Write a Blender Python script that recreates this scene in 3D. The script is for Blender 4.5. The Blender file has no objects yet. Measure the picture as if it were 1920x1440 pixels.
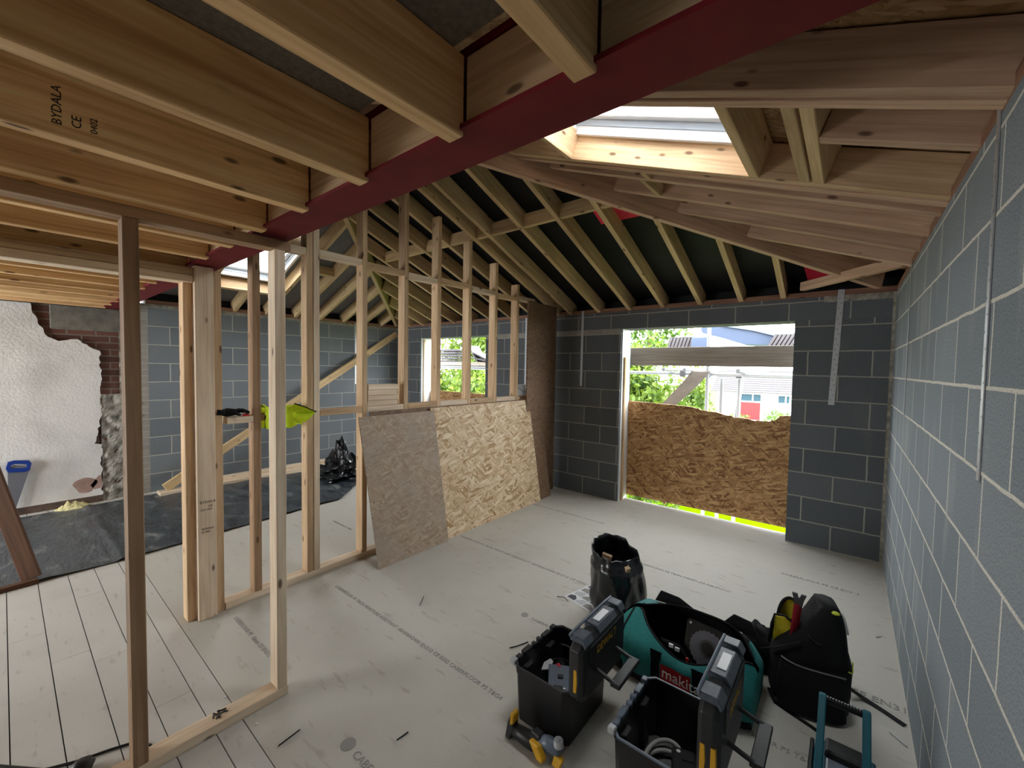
import bpy, bmesh, math, random
from mathutils import Vector, Matrix, noise
random.seed(7)
SC = bpy.context.scene
COL = SC.collection
V = Vector

# ------------------------------------------------------------------ camera, sky, light, exposure
cd = bpy.data.cameras.new('camera'); cam = bpy.data.objects.new('camera', cd); COL.objects.link(cam)
cd.sensor_width = 36.0; cd.sensor_fit = 'HORIZONTAL'; cd.lens = 777.363 / 1920 * 36
cd.clip_start = 0.02; cd.clip_end = 300
_r = V((0.77575802, 0.63078982, 0.01742723)); _d = V((0.03967614, -0.02119484, -0.99898778)); _f = V((-0.62978195, 0.77566422, -0.04146937))
cam.matrix_world = Matrix(((_r.x, -_d.x, -_f.x, 0), (_r.y, -_d.y, -_f.y, 0), (_r.z, -_d.z, -_f.z, 1.611), (0, 0, 0, 1)))
SC.camera = cam

W = bpy.data.worlds.new('sky'); SC.world = W; W.use_nodes = True
bg = W.node_tree.nodes['Background']
bg.inputs[0].default_value = (0.95, 0.98, 1.0, 1); bg.inputs[1].default_value = 7.0

SC.view_settings.view_transform = 'Standard'; SC.view_settings.look = 'None'
SC.view_settings.gamma = 1.0; SC.view_settings.use_curve_mapping = False
SC.view_settings.exposure = 1.15
SC.cycles.max_bounces = 10; SC.cycles.diffuse_bounces = 8; SC.cycles.transparent_max_bounces = 12
SC.cycles.sample_clamp_indirect = 8.0
SC.cycles.use_denoising = True
SC.cycles.caustics_reflective = False; SC.cycles.caustics_refractive = False


def portal(name, loc, direction, sx, sy):
    l = bpy.data.lights.new(name, 'AREA'); l.shape = 'RECTANGLE'; l.size = sx; l.size_y = sy
    l.cycles.is_portal = True
    o = bpy.data.objects.new(name, l); COL.objects.link(o); o.location = loc
    o.rotation_euler = V(direction).to_track_quat('-Z', 'Y').to_euler()


SL = 0.38                                                 # roof pitch (rise over run)
RD = 0.175                                                # depth of the rafters, measured upright
XR, XL, YF, YB = 0.28, -6.55, 4.67, -3.2                  # inner faces of the walls
XM, YA = (XR + XL) / 2, YF - (XR - XL) / 2                # the apex of the hipped roof
portal('daylight_window', (-1.27, 4.9, 1.05), (0, -1, 0), 1.75, 2.1)
portal('daylight_small_window', (-5.1, 4.9, 1.55), (0, -1, 0), 1.6, 1.2)
portal('daylight_roof_window', (-0.93, 2.02, 2.3 + SL * 1.21 + RD + 0.03), (-SL, 0, -1), 1.1, 0.8)
portal('daylight_roof_window', (-5.46, 2.02, 2.3 + SL * 1.09 + RD + 0.03), (SL, 0, -1), 1.1, 0.8)
portal('daylight_added_back_opening', (-5.2, YB - 0.05, 1.2), (0, 1, 0), 2.2, 1.9)  # unseen opening, added to bring daylight in from behind


def zF(y): return 2.3 + SL * (YF - y)
def zR(x): return 2.3 + SL * (XR - x)
def zL(x): return 2.3 + SL * (x - XL)


# ------------------------------------------------------------------ material helpers
def newmat(name):
    m = bpy.data.materials.new(name); m.use_nodes = True
    nt = m.node_tree; nt.nodes.clear()
    out = nt.nodes.new('ShaderNodeOutputMaterial'); b = nt.nodes.new('ShaderNodeBsdfPrincipled')
    nt.links.new(b.outputs[0], out.inputs[0])
    return m, nt, b


def nd(nt, typ, ins=None, **props):
    n = nt.nodes.new('ShaderNode' + typ)
    for k, v in props.items(): setattr(n, k, v)
    for k, v in (ins or {}).items():
        s = n.inputs[k]
        if isinstance(v, bpy.types.NodeSocket): nt.links.new(v, s)
        else: s.default_value = v
    return n


def c4(c): return (c[0], c[1], c[2], 1)


def ramp(nt, fac, stops):
    r = nd(nt, 'ValToRGB', {0: fac}); e = r.color_ramp.elements
    while len(e) < len(stops): e.new(0.5)
    for k, (p, c) in enumerate(stops):
        e[k].position = p; e[k].color = c4(c) if hasattr(c, '__len__') else (c, c, c, 1)
    return r.outputs[0]


def mixc(nt, mode, fac, a, b):
    n = nt.nodes.new('ShaderNodeMix'); n.data_type = 'RGBA'; n.blend_type = mode
    for i, v in ((0, fac), (6, a), (7, b)):
        if isinstance(v, bpy.types.NodeSocket): nt.links.new(v, n.inputs[i])
        else: n.inputs[i].default_value = v if i == 0 else c4(v)
    return n.outputs[2]


def math_(nt, op, a, b=0.0):
    return nd(nt, 'Math', {0: a, 1: b}, operation=op).outputs[0]


def bump(nt, b, h, strength=0.3, dist=0.01):
    n = nd(nt, 'Bump', {'Strength': strength, 'Distance': dist, 'Height': h})
    nt.links.new(n.outputs[0], b.inputs['Normal'])


def objco(nt, scale, rnd=0.0):
    tc = nd(nt, 'TexCoord').outputs['Object']
    if rnd:
        oi = nd(nt, 'ObjectInfo').outputs['Random']
        v = nd(nt, 'VectorMath', {0: tc, 1: nd(nt, 'CombineXYZ', {0: math_(nt, 'MULTIPLY', oi, rnd), 1: math_(nt, 'MULTIPLY', oi, rnd * 1.7), 2: oi}).outputs[0]}, operation='ADD').outputs[0]
    else: v = tc
    return nd(nt, 'Mapping', {0: v, 3: scale}).outputs[0]


def plain(name, col, rough=0.6, metal=0.0, var=0.0, vs=20.0, bmp=0.0, spec=0.5):
    m, nt, b = newmat(name)
    b.inputs['Base Color'].default_value = c4(col); b.inputs['Roughness'].default_value = rough
    b.inputs['Metallic'].default_value = metal; b.inputs['Specular IOR Level'].default_value = spec
    if var or bmp:
        n = nd(nt, 'TexNoise', {'Vector': objco(nt, (1, 1, 1)), 'Scale': vs, 'Detail': 5.0}).outputs[0]
        if var:
            r = ramp(nt, n, [(0.3, tuple(max(0, x * (1 - var)) for x in col)), (0.7, tuple(min(1, x * (1 + var)) for x in col))])
            nt.links.new(r, b.inputs['Base Color'])
        if bmp: bump(nt, b, n, bmp)
    return m


def timber_mat(name, dark, mid, light, tint=0.16, knot=(0.10, 0.045, 0.02), rough=0.75, dirt=None):
    m, nt, b = newmat(name)
    g = nd(nt, 'TexNoise', {'Vector': objco(nt, (1.6, 38, 38), 31.0), 'Scale': 1.0, 'Detail': 6.0, 'Distortion': 1.0}).outputs[0]
    c = ramp(nt, g, [(0.25, dark), (0.5, mid), (0.75, light)])
    kv = nd(nt, 'TexVoronoi', {'Vector': objco(nt, (6.5, 17, 17), 17.0), 'Scale': 1.0})
    kf = math_(nt, 'MULTIPLY', ramp(nt, kv.outputs['Distance'], [(0.11, 1.0), (0.20, 0.0)]), ramp(nt, nd(nt, 'SeparateColor', {0: kv.outputs['Color']}).outputs[0], [(0.66, 0.0), (0.7, 0.85)]))
    c = mixc(nt, 'MIX', kf, c, knot)
    bl = nd(nt, 'TexNoise', {'Vector': objco(nt, (1.0, 5, 5), 11.0), 'Scale': 1.7, 'Detail': 3.0}).outputs[0]
    c = mixc(nt, 'MULTIPLY', 1.0, c, ramp(nt, bl, [(0.3, (0.78, 0.74, 0.70)), (0.7, (1.12, 1.12, 1.12))]))
    if dirt:
        c = mixc(nt, 'MIX', ramp(nt, bl, [(0.52, 0.0), (0.72, 0.75)]), c, dirt)
    oi = nd(nt, 'ObjectInfo').outputs['Random']
    v = math_(nt, 'ADD', math_(nt, 'MULTIPLY', oi, 2 * tint), 1 - tint)
    c = nd(nt, 'HueSaturation', {'Value': v, 'Color': c}).outputs[0]
    nt.links.new(c, b.inputs['Base Color']); b.inputs['Roughness'].default_value = rough
    bump(nt, b, g, 0.12, 0.004)
    return m


def osb_mat(name, cols, scale=1.0, grey=None, plane='yz', soft=0.0):
    m, nt, b = newmat(name)
    sx = nd(nt, 'SeparateXYZ', {0: objco(nt, (scale,) * 3)}).outputs
    co = nd(nt, 'CombineXYZ', {0: sx['xyz'.index(plane[0])], 1: sx['xyz'.index(plane[1])]}).outputs[0]
    wob = nd(nt, 'TexNoise', {'Vector': co, 'Scale': 4.0, 'Detail': 2.0}).outputs[1]
    col = None
    for k, (ang, thr) in enumerate(((0.25, None), (1.45, 0.35), (-0.75, 0.40), (2.2, 0.45), (0.8, 0.5), (-0.2, 0.6))):
        vv = nd(nt, 'VectorMath', {0: co, 1: nd(nt, 'VectorMath', {0: wob, 3: 0.035}, operation='SCALE').outputs[0]}, operation='ADD').outputs[0]
        mp = nd(nt, 'Mapping', {0: nd(nt, 'Mapping', {0: vv, 1: (k * 3.1, k * 1.7, 0), 2: (0, 0, ang)}).outputs[0], 3: (11, 55, 1)}).outputs[0]
        vo = nd(nt, 'TexVoronoi', {'Vector': mp, 'Scale': 1.0})
        sp = nd(nt, 'SeparateColor', {0: vo.outputs['Color']})
        cc = ramp(nt, sp.outputs[0], [(0.05, cols[0]), (0.3, cols[1]), (0.65, cols[2]), (0.95, cols[3])])
        cc = mixc(nt, 'MULTIPLY', 0.35, cc, ramp(nt, vo.outputs['Distance'], [(0.3, (1, 1, 1)), (0.9, (0.45, 0.36, 0.28))]))
        col = cc if col is None else mixc(nt, 'MIX', math_(nt, 'GREATER_THAN', sp.outputs[1], thr), col, cc)
    if grey:
        n = nd(nt, 'TexNoise', {'Vector': co, 'Scale': 2.2, 'Detail': 3.0}).outputs[0]
        col = mixc(nt, 'MIX', ramp(nt, n, [(0.35, grey[1]), (0.68, grey[2])]), col, grey[0])
    nt.links.new(col, b.inputs['Base Color']); b.inputs['Roughness'].default_value = 0.65
    return m


def block_mat(name, c1, c2, mortar, width=0.45, row=0.225, msize=0.006, pale=0.25, bstr=0.5):
    m, nt, b = newmat(name)
    uv = nd(nt, 'TexCoord').outputs['UV']
    wv = nd(nt, 'TexNoise', {'Vector': uv, 'Scale': 9.0, 'Detail': 3.0}).outputs[1]
    w2 = nd(nt, 'VectorMath', {0: nd(nt, 'VectorMath', {0: wv, 1: (0.5, 0.5, 0.5)}, operation='SUBTRACT').outputs[0], 3: 0.008}, operation='SCALE').outputs[0]
    uvw = nd(nt, 'VectorMath', {0: uv, 1: w2}, operation='ADD').outputs[0]
    br = nd(nt, 'TexBrick', {'Vector': uvw, 'Color1': c4(c1), 'Color2': c4(c2), 'Mortar': c4(mortar), 'Scale': 1.0, 'Mortar Size': msize,
                             'Mortar Smooth': 0.25, 'Bias': 0.0, 'Brick Width': width, 'Row Height': row}, offset=0.5, offset_frequency=2)
    sp = nd(nt, 'TexNoise', {'Vector': uv, 'Scale': 170.0, 'Detail': 3.0, 'Roughness': 0.7}).outputs[0]
    st = nd(nt, 'TexNoise', {'Vector': nd(nt, 'Mapping', {0: uv, 3: (3.2, 0.8, 1)}).outputs[0], 'Scale': 1.6, 'Detail': 4.0}).outputs[0]
    c = mixc(nt, 'MULTIPLY', 1.0, br.outputs[0], ramp(nt, sp, [(0.32, (0.55, 0.55, 0.55)), (0.5, (1, 1, 1)), (0.72, (1.25, 1.25, 1.25))]))
    c = mixc(nt, 'MIX', ramp(nt, st, [(0.55, 0.0), (0.78, pale)]), c, tuple(0.5 * x + 0.5 * y for x, y in zip(c1, mortar)))
    nt.links.new(c, b.inputs['Base Color']); b.inputs['Roughness'].default_value = 0.92
    h = math_(nt, 'SUBTRACT', sp, math_(nt, 'MULTIPLY', br.outputs['Fac'], 0.6))
    bump(nt, b, h, bstr, 0.006)
    return m


# ------------------------------------------------------------------ materials
PINE = timber_mat('pine_timber', (0.42, 0.27, 0.15), (0.60, 0.42, 0.25), (0.72, 0.54, 0.34))
PINE_PALE = timber_mat('pale_planed_timber', (0.64, 0.48, 0.33), (0.80, 0.66, 0.49), (0.88, 0.77, 0.61), tint=0.06)
PINE_OLD = timber_mat('weathered_timber', (0.22, 0.13, 0.07), (0.36, 0.23, 0.13), (0.46, 0.31, 0.19), dirt=(0.11, 0.08, 0.055))
JOIST = timber_mat('joist_timber', (0.54, 0.30, 0.12), (0.78, 0.50, 0.235), (0.92, 0.69, 0.385), tint=0.16)
RAFT = timber_mat('rafter_timber', (0.46, 0.31, 0.15), (0.62, 0.45, 0.24), (0.74, 0.57, 0.33))
RAFT_B = timber_mat('brown_rafter_timber', (0.46, 0.285, 0.185), (0.62, 0.42, 0.29), (0.74, 0.53, 0.37), tint=0.12)
PLATE = timber_mat('wall_plate_timber', (0.16, 0.075, 0.045), (0.26, 0.13, 0.08), (0.34, 0.19, 0.12))
STAIN = timber_mat('dark_stained_timber', (0.07, 0.03, 0.015), (0.12, 0.055, 0.028), (0.17, 0.08, 0.04), tint=0.03)
SCAFB = timber_mat('grey_scaffold_timber', (0.20, 0.17, 0.14), (0.30, 0.26, 0.22), (0.38, 0.33, 0.28), tint=0.04)
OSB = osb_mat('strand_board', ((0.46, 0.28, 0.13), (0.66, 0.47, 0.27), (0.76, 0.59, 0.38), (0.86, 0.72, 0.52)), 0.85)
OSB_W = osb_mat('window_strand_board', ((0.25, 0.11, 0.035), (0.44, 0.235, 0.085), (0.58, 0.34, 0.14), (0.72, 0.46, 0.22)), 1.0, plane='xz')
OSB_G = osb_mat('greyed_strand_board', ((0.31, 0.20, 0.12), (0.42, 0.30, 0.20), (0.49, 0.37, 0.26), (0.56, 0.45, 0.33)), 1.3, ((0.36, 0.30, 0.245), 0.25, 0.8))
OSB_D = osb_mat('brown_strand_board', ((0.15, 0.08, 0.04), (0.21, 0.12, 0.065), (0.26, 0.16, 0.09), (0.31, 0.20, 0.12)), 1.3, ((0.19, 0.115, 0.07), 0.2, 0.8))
OSB_R = osb_mat('roof_strand_board', ((0.22, 0.11, 0.04), (0.32, 0.19, 0.08), (0.40, 0.25, 0.12), (0.48, 0.32, 0.17)), 1.0, plane='xy')
BLOCK = block_mat('shaded_blockwork', (0.100, 0.113, 0.124), (0.135, 0.148, 0.160), (0.36, 0.345, 0.30))  # window wall copy of the blocks, shade put into the colour
BLOCK_R = block_mat('lit_blockwork', (0.21, 0.25, 0.28), (0.265, 0.305, 0.335), (0.74, 0.72, 0.64), msize=0.006, pale=0.5)  # same blocks for the right wall, lightened to carry the light on it
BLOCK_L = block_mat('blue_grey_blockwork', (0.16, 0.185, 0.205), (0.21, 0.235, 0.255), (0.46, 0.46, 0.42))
BRICK = block_mat('old_red_brick', (0.10, 0.045, 0.032), (0.19, 0.085, 0.06), (0.22, 0.19, 0.16), 0.225, 0.075, 0.007, 0.5, 1.0)
TOOTH = block_mat('small_grey_brick', (0.30, 0.28, 0.25), (0.36, 0.34, 0.30), (0.42, 0.41, 0.37), 0.215, 0.075, 0.005, 0.4, 0.6)
RUBBLE = plain('old_mortar', (0.30, 0.285, 0.25), 0.95, var=0.5, vs=14, bmp=1.0)
LINTEL = plain('concrete_lintel', (0.16, 0.15, 0.125), 0.95, var=0.3, vs=12, bmp=0.5)
MORTAR = plain('mortar_bed', (0.30, 0.28, 0.23), 0.95, var=0.4, vs=25, bmp=0.8)
BLACK_FELT = plain('black_felt', (0.006, 0.0065, 0.008), 0.6, var=0.4, vs=6, bmp=0.3, spec=0.25)
GREY_FELT = plain('grey_felt', (0.20, 0.205, 0.205), 0.85, var=0.18, vs=40)
DECKM = plain('deck_board', (0.20, 0.18, 0.145), 0.9, var=0.25, vs=60)
REDSTEEL = plain('red_oxide_paint', (0.150, 0.010, 0.014), 0.6, var=0.15, vs=8, spec=0.2)
STEEL = plain('galvanised_steel', (0.50, 0.52, 0.54), 0.45, 0.6)
DSTEEL = plain('dark_steel', (0.10, 0.10, 0.11), 0.5, 0.7)
TUBE = plain('scaffold_steel', (0.17, 0.18, 0.19), 0.5, 0.3)
WHITEP = plain('white_paint', (0.86, 0.88, 0.90), 0.35)
BLK = plain('black_plastic', (0.006, 0.006, 0.007), 0.42, var=0.3, vs=40)
BLK2 = plain('dark_grey_plastic', (0.015, 0.0155, 0.017), 0.5, var=0.3, vs=50)
CATCH = plain('slate_plastic', (0.075, 0.092, 0.115), 0.35, var=0.25, vs=60)
DUSTG = plain('dusty_grey_plastic', (0.15, 0.15, 0.145), 0.8, var=0.35, vs=18)
GREYP = plain('blue_grey_plastic', (0.115, 0.145, 0.19), 0.4)
BLADE = plain('grey_saw_blade', (0.42, 0.42, 0.45), 0.5)
YEL = plain('yellow_plastic', (0.62, 0.33, 0.012), 0.45)
CLOTHB = plain('black_nylon', (0.0055, 0.0055, 0.007), 0.85, var=0.3, vs=90, bmp=0.3, spec=0.3)
POLY = plain('black_polythene', (0.012, 0.013, 0.015), 0.22, bmp=0.15, vs=12)


def dusty_mat():
    m, nt, b = newmat('dusty_polythene')
    n = nd(nt, 'TexNoise', {'Vector': objco(nt, (1.2, 2.6, 1)), 'Scale': 2.4, 'Detail': 7.0, 'Roughness': 0.7, 'Distortion': 0.8}).outputs[0]
    nt.links.new(ramp(nt, n, [(0.35, (0.020, 0.025, 0.031)), (0.55, (0.055, 0.066, 0.075)), (0.70, (0.22, 0.225, 0.22))]), b.inputs['Base Color'])
    nt.links.new(ramp(nt, n, [(0.4, 0.24), (0.7, 0.6)]), b.inputs['Roughness'])
    f = nd(nt, 'TexNoise', {'Vector': objco(nt, (3, 9, 1)), 'Scale': 4.0, 'Detail': 4.0}).outputs[0]
    bump(nt, b, f, 0.35, 0.02)
    return m


DUSTY = dusty_mat()
TEAL = plain('teal_nylon', (0.012, 0.19, 0.185), 0.75, var=0.12, vs=60, bmp=0.2)
TEALP = plain('teal_plastic', (0.004, 0.125, 0.175), 0.35)
REDP = plain('red_plastic', (0.80, 0.025, 0.04), 0.45)
REDM = plain('red_painted_steel', (0.33, 0.014, 0.03), 0.4, var=0.2, vs=30)
REDT = plain('red_sheet', (0.80, 0.03, 0.07), 0.6)
YELC = plain('yellow_cloth', (0.60, 0.52, 0.02), 0.85, var=0.15, vs=25, bmp=0.3)
HIVIS = plain('fluorescent_cloth', (0.70, 0.90, 0.02), 0.8, var=0.1, vs=25)
LIMEB = plain('lime_thread', (0.55, 0.65, 0.05), 0.7)
PAPER = plain('paper', (0.75, 0.76, 0.78), 0.8)
INK = plain('grey_ink', (0.30, 0.29, 0.275), 0.9)
INKB = plain('black_ink', (0.035, 0.03, 0.028), 0.9)
WHITE = plain('white_print', (0.85, 0.85, 0.85), 0.6)
CREAMC = plain('pale_yellow_foam', (0.62, 0.57, 0.30), 0.9, var=0.3, vs=25)
HOSE = plain('grey_hose', (0.46, 0.47, 0.44), 0.5)
SAWST = plain('saw_steel', (0.24, 0.25, 0.29), 0.4, 0.5)
BLUEP = plain('blue_plastic', (0.008, 0.04, 0.26), 0.4)
BUCK = plain('white_bucket', (0.74, 0.82, 0.90), 0.4)
LAWN = plain('lawn_grass', (0.10, 0.12, 0.055), 1.0, var=0.3, vs=3, spec=0.0)
VERGE = plain('fresh_grass', (0.062, 0.13, 0.0005), 1.0, var=0.15, vs=3, spec=0.0)
SLATE = plain('grey_tiles', (0.055, 0.05, 0.055), 0.8, var=0.2, vs=10)
FASCIA = plain('blue_grey_fascia', (0.035, 0.055, 0.10), 0.6)
RENDERW = plain('white_render', (0.80, 0.80, 0.80), 0.8)
REDDOOR = plain('red_door_paint', (0.14, 0.006, 0.010), 0.5)
PANE = plain('house_glass', (0.03, 0.06, 0.08), 0.3, spec=0.1)
BARK = plain('bark', (0.16, 0.11, 0.08), 0.9)
FELTG = plain('grey_roofing_felt', (0.14, 0.12, 0.105), 0.8, var=0.15, vs=15)
SKIRT = plain('brown_skirting', (0.10, 0.065, 0.05), 0.8, var=0.4, vs=14)
PINKP = plain('pink_undercoat', (0.36, 0.235, 0.20), 0.9, var=0.2, vs=12)
SCREW = plain('dull_metal', (0.30, 0.29, 0.28), 0.4, 0.8)


def leaf_mat(name, a, b_):
    m, nt, b = newmat(name)
    n = nd(nt, 'TexNoise', {'Vector': objco(nt, (1, 1, 1)), 'Scale': 2.2, 'Detail': 6.0}).outputs[0]
    nt.links.new(ramp(nt, n, [(0.35, a), (0.65, b_)]), b.inputs['Base Color']); b.inputs['Roughness'].default_value = 0.6
    t = nd(nt, 'BsdfTranslucent'); nt.links.new(ramp(nt, n, [(0.35, a), (0.65, b_)]), t.inputs[0])
    ms = nd(nt, 'MixShader', {0: 0.4}); nt.links.new(b.outputs[0], ms.inputs[1]); nt.links.new(t.outputs[0], ms.inputs[2])
    nt.links.new(ms.outputs[0], nt.nodes['Material Output'].inputs[0])
    return m


LEAF = leaf_mat('bright_leaves', (0.03, 0.075, 0.006), (0.135, 0.20, 0.012))
LEAF_B = leaf_mat('green_leaves', (0.04, 0.09, 0.015), (0.12, 0.21, 0.03))


def glass_mat():
    m, nt, b = newmat('clear_glass')
    t = nd(nt, 'BsdfTransparent'); g = nd(nt, 'BsdfGlossy', {'Roughness': 0.05})
    ms = nd(nt, 'MixShader', {0: 0.07}); nt.links.new(t.outputs[0], ms.inputs[1]); nt.links.new(g.outputs[0], ms.inputs[2])
    nt.links.new(ms.outputs[0], nt.nodes['Material Output'].inputs[0])
    return m


GLASS = glass_mat()


def clear_plastic():
    m, nt, b = newmat('clear_plastic')
    t = nd(nt, 'BsdfTransparent', {0: (0.62, 0.62, 0.66, 1)}); g = nd(nt, 'BsdfGlossy', {'Roughness': 0.15})
    ms = nd(nt, 'MixShader', {0: 0.12}); nt.links.new(t.outputs[0], ms.inputs[1]); nt.links.new(g.outputs[0], ms.inputs[2])
    nt.links.new(ms.outputs[0], nt.nodes['Material Output'].inputs[0])
    return m


CLEARP = clear_plastic()


def floor_mat(name, a, b_, dirt):
    m, nt, b = newmat(name)
    co = objco(nt, (1, 1, 1), 5.0 if name == 'floor_board_timber' else 0)
    f = nd(nt, 'TexNoise', {'Vector': co, 'Scale': 220.0, 'Detail': 3.0, 'Roughness': 0.8}).outputs[0]
    l = nd(nt, 'TexNoise', {'Vector': co, 'Scale': 1.6, 'Detail': 6.0, 'Roughness': 0.65}).outputs[0]
    c = ramp(nt, f, [(0.3, a), (0.7, b_)])
    c = mixc(nt, 'MIX', ramp(nt, l, [(0.50, 0.0), (0.75, 0.5)]), c, dirt)
    s = nd(nt, 'TexNoise', {'Vector': nd(nt, 'Mapping', {0: co, 3: (3, 11, 1)}).outputs[0], 'Scale': 2.5, 'Detail': 3.0}).outputs[0]
    c = mixc(nt, 'MULTIPLY', 1.0, c, ramp(nt, s, [(0.28, (0.82, 0.79, 0.76)), (0.38, (1, 1, 1))]))
    nt.links.new(c, b.inputs['Base Color']); b.inputs['Roughness'].default_value = 0.7
    bump(nt, b, f, 0.06, 0.002)
    return m


CHIP = floor_mat('chipboard_floor', (0.47, 0.455, 0.405), (0.60, 0.585, 0.53), (0.41, 0.395, 0.35))
PLANK = floor_mat('floor_board_timber', (0.52, 0.51, 0.475), (0.61, 0.60, 0.565), (0.44, 0.425, 0.385))


def plaster_mat():
    m, nt, b = newmat('textured_plaster')
    n = nd(nt, 'TexNoise', {'Vector': objco(nt, (1, 1, 1)), 'Scale': 45.0, 'Detail': 4.0}).outputs[0]
    l = nd(nt, 'TexNoise', {'Vector': objco(nt, (1, 1, 1)), 'Scale': 2.5, 'Detail': 5.0}).outputs[0]
    nt.links.new(ramp(nt, l, [(0.3, (0.56, 0.55, 0.53)), (0.6, (0.72, 0.71, 0.69))]), b.inputs['Base Color'])
    b.inputs['Roughness'].default_value = 0.85; bump(nt, b, n, 0.5, 0.01)
    return m


PLASTER = plaster_mat()


# ------------------------------------------------------------------ mesh helpers
def box(bm, x0, x1, y0, y1, z0, z1, M=None):
    vs = [bm.verts.new(V((x, y, z)) if M is None else M @ V((x, y, z))) for x in (x0, x1) for y in (y0, y1) for z in (z0, z1)]
    fs = [bm.faces.new([vs[i] for i in f]) for f in ((0, 1, 3, 2), (4, 6, 7, 5), (0, 4, 5, 1), (2, 3, 7, 6), (0, 2, 6, 4), (1, 5, 7, 3))]
    return fs


def sweep(bm, pts, r, seg=10, cap=True, flat=None):
    """A round (or flattened) bar along a polyline; r is a number or a list."""
    pts = [V(p) for p in pts]; rings = []
    up = V((0, 0, 1))
    for i, p in enumerate(pts):
        t = (pts[min(i + 1, len(pts) - 1)] - pts[max(i - 1, 0)]).normalized()
        a = t.cross(up)
        if a.length < 0.05: a = t.cross(V((0, 1, 0)))
        a.normalize(); b = a.cross(t).normalized()
        rr = r[i] if hasattr(r, '__len__') else r
        fb = rr if flat is None else flat
        rings.append([bm.verts.new(p + a * (rr * math.cos(q)) + b * (fb * math.sin(q))) for q in (2 * math.pi * k / seg for k in range(seg))])
    skin(bm, rings, cap)


def skin(bm, rings, cap=True, closed=True):
    n = len(rings[0])
    for A, B in zip(rings, rings[1:]):
        for k in range(n if closed else n - 1):
            j = (k + 1) % n
            bm.faces.new((A[k], A[j], B[j], B[k]))
    if cap:
        bm.faces.new(rings[0][::-1]); bm.faces.new(rings[-1])


def ring(bm, pts): return [bm.verts.new(V(p)) for p in pts]


def prism(bm, pts, vec):
    """A polygon pushed along a vector."""
    a = ring(bm, pts); b = ring(bm, [V(p) + V(vec) for p in pts])
    skin(bm, [a, b])


def chamf(w, h, c):
    return [(-w + c, -h), (w - c, -h), (w, -h + c), (w, h - c), (w - c, h), (-w + c, h), (-w, h - c), (-w, -h + c)]


def grid(bm, fn, nu, nv):
    g = [[bm.verts.new(V(fn(i / nu, j / nv))) for j in range(nv + 1)] for i in range(nu + 1)]
    for i in range(nu):
        for j in range(nv): bm.faces.new((g[i][j], g[i + 1][j], g[i + 1][j + 1], g[i][j + 1]))
    return g


def blob(bm, c, rad, M=None, seg=14, rings=9, wob=0.0, sd=0.0):
    rr = []
    for i in range(1, rings):
        th = math.pi * i / rings; row = []
        for k in range(seg):
            ph = 2 * math.pi * k / seg
            d = V((math.sin(th) * math.cos(ph), math.sin(th) * math.sin(ph), math.cos(th)))
            s = 1 + wob * noise.noise(d * 2.1 + V((sd, sd, sd)))
            p = V((d.x * rad[0], d.y * rad[1], d.z * rad[2])) * s
            row.append(bm.verts.new((M @ p if M else p) + V(c)))
        rr.append(row)
    skin(bm, rr)


def tag(o, label=None, cat=None, group=None, kind=None):
    for k, v in (('label', label), ('category', cat), ('group', group), ('kind', kind)):
        if v: o[k] = v
    return o


def O(name, bm, mats, parent=None, label=None, cat=None, group=None, kind=None, smooth=False, bev=0.0, seg=1, uv=None):
    """Link a bmesh (in world coordinates) as one object; the origin goes to its middle at the base."""
    bmesh.ops.recalc_face_normals(bm, faces=bm.faces)
    if bev: bmesh.ops.bevel(bm, geom=list(bm.edges), offset=bev, segments=seg, affect='EDGES', profile=0.6)
    if uv is not None:
        L = bm.loops.layers.uv.new('UVMap')
        for f in bm.faces:
            n = f.normal
            for l in f.loops: l[L].uv = uv(l.vert.co, n)
    cs = [v.co for v in bm.verts]
    o0 = V(((min(c.x for c in cs) + max(c.x for c in cs)) / 2, (min(c.y for c in cs) + max(c.y for c in cs)) / 2, min(c.z for c in cs)))
    bmesh.ops.translate(bm, verts=bm.verts, vec=-o0)
    me = bpy.data.meshes.new(name); bm.to_mesh(me); bm.free()
    for m in (mats if isinstance(mats, (list, tuple)) else [mats]): me.materials.append(m)
    if smooth:
        for p in me.polygons: p.use_smooth = True
    o = bpy.data.objects.new(name, me); COL.objects.link(o)
    put(o, Matrix.Translation(o0), parent)
    return tag(o, label, cat, group, kind)


WM = {}


def put(o, M, parent=None):
    WM[o.name] = M
    if parent is not None:
        o.parent = parent; o.matrix_basis = WM[parent.name].inverted() @ M
    else: o.matrix_basis = M


def E(name, loc, label, cat, group=None, kind=None):
    e = bpy.data.objects.new(name, None); COL.objects.link(e); e.empty_display_size = 0.1
    put(e, Matrix.Translation(V(loc)))
    return tag(e, label, cat, group, kind)


def B(): return bmesh.new()


def T(name, a, b, w, d, mat, parent=None, label=None, cat=None, group=None, kind=None, base=True, bev=0.003, side=None):
    """A sawn timber from a to b: w wide, d deep. With base, a-b runs along the middle of its underside."""
    a, b = V(a), V(b); ax = (b - a); L = ax.length; ax.normalize()
    sd = V(side).normalized() if side else ax.cross(V((0, 0, 1))).normalized()
    up = sd.cross(ax).normalized(); sd = ax.cross(up)
    o0 = a + (up * d / 2 if base else V((0, 0, 0)))
    bm = B(); box(bm, 0, L, -w / 2, w / 2, -d / 2, d / 2)
    bmesh.ops.recalc_face_normals(bm, faces=bm.faces)
    if bev: bmesh.ops.bevel(bm, geom=list(bm.edges), offset=bev, segments=1, affect='EDGES')
    me = bpy.data.meshes.new(name); bm.to_mesh(me); bm.free(); me.materials.append(mat)
    o = bpy.data.objects.new(name, me); COL.objects.link(o)
    M = Matrix(((ax.x, sd.x, up.x, o0.x), (ax.y, sd.y, up.y, o0.y), (ax.z, sd.z, up.z, o0.z), (0, 0, 0, 1)))
    put(o, M, parent)
    return tag(o, label, cat, group, kind)


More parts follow.
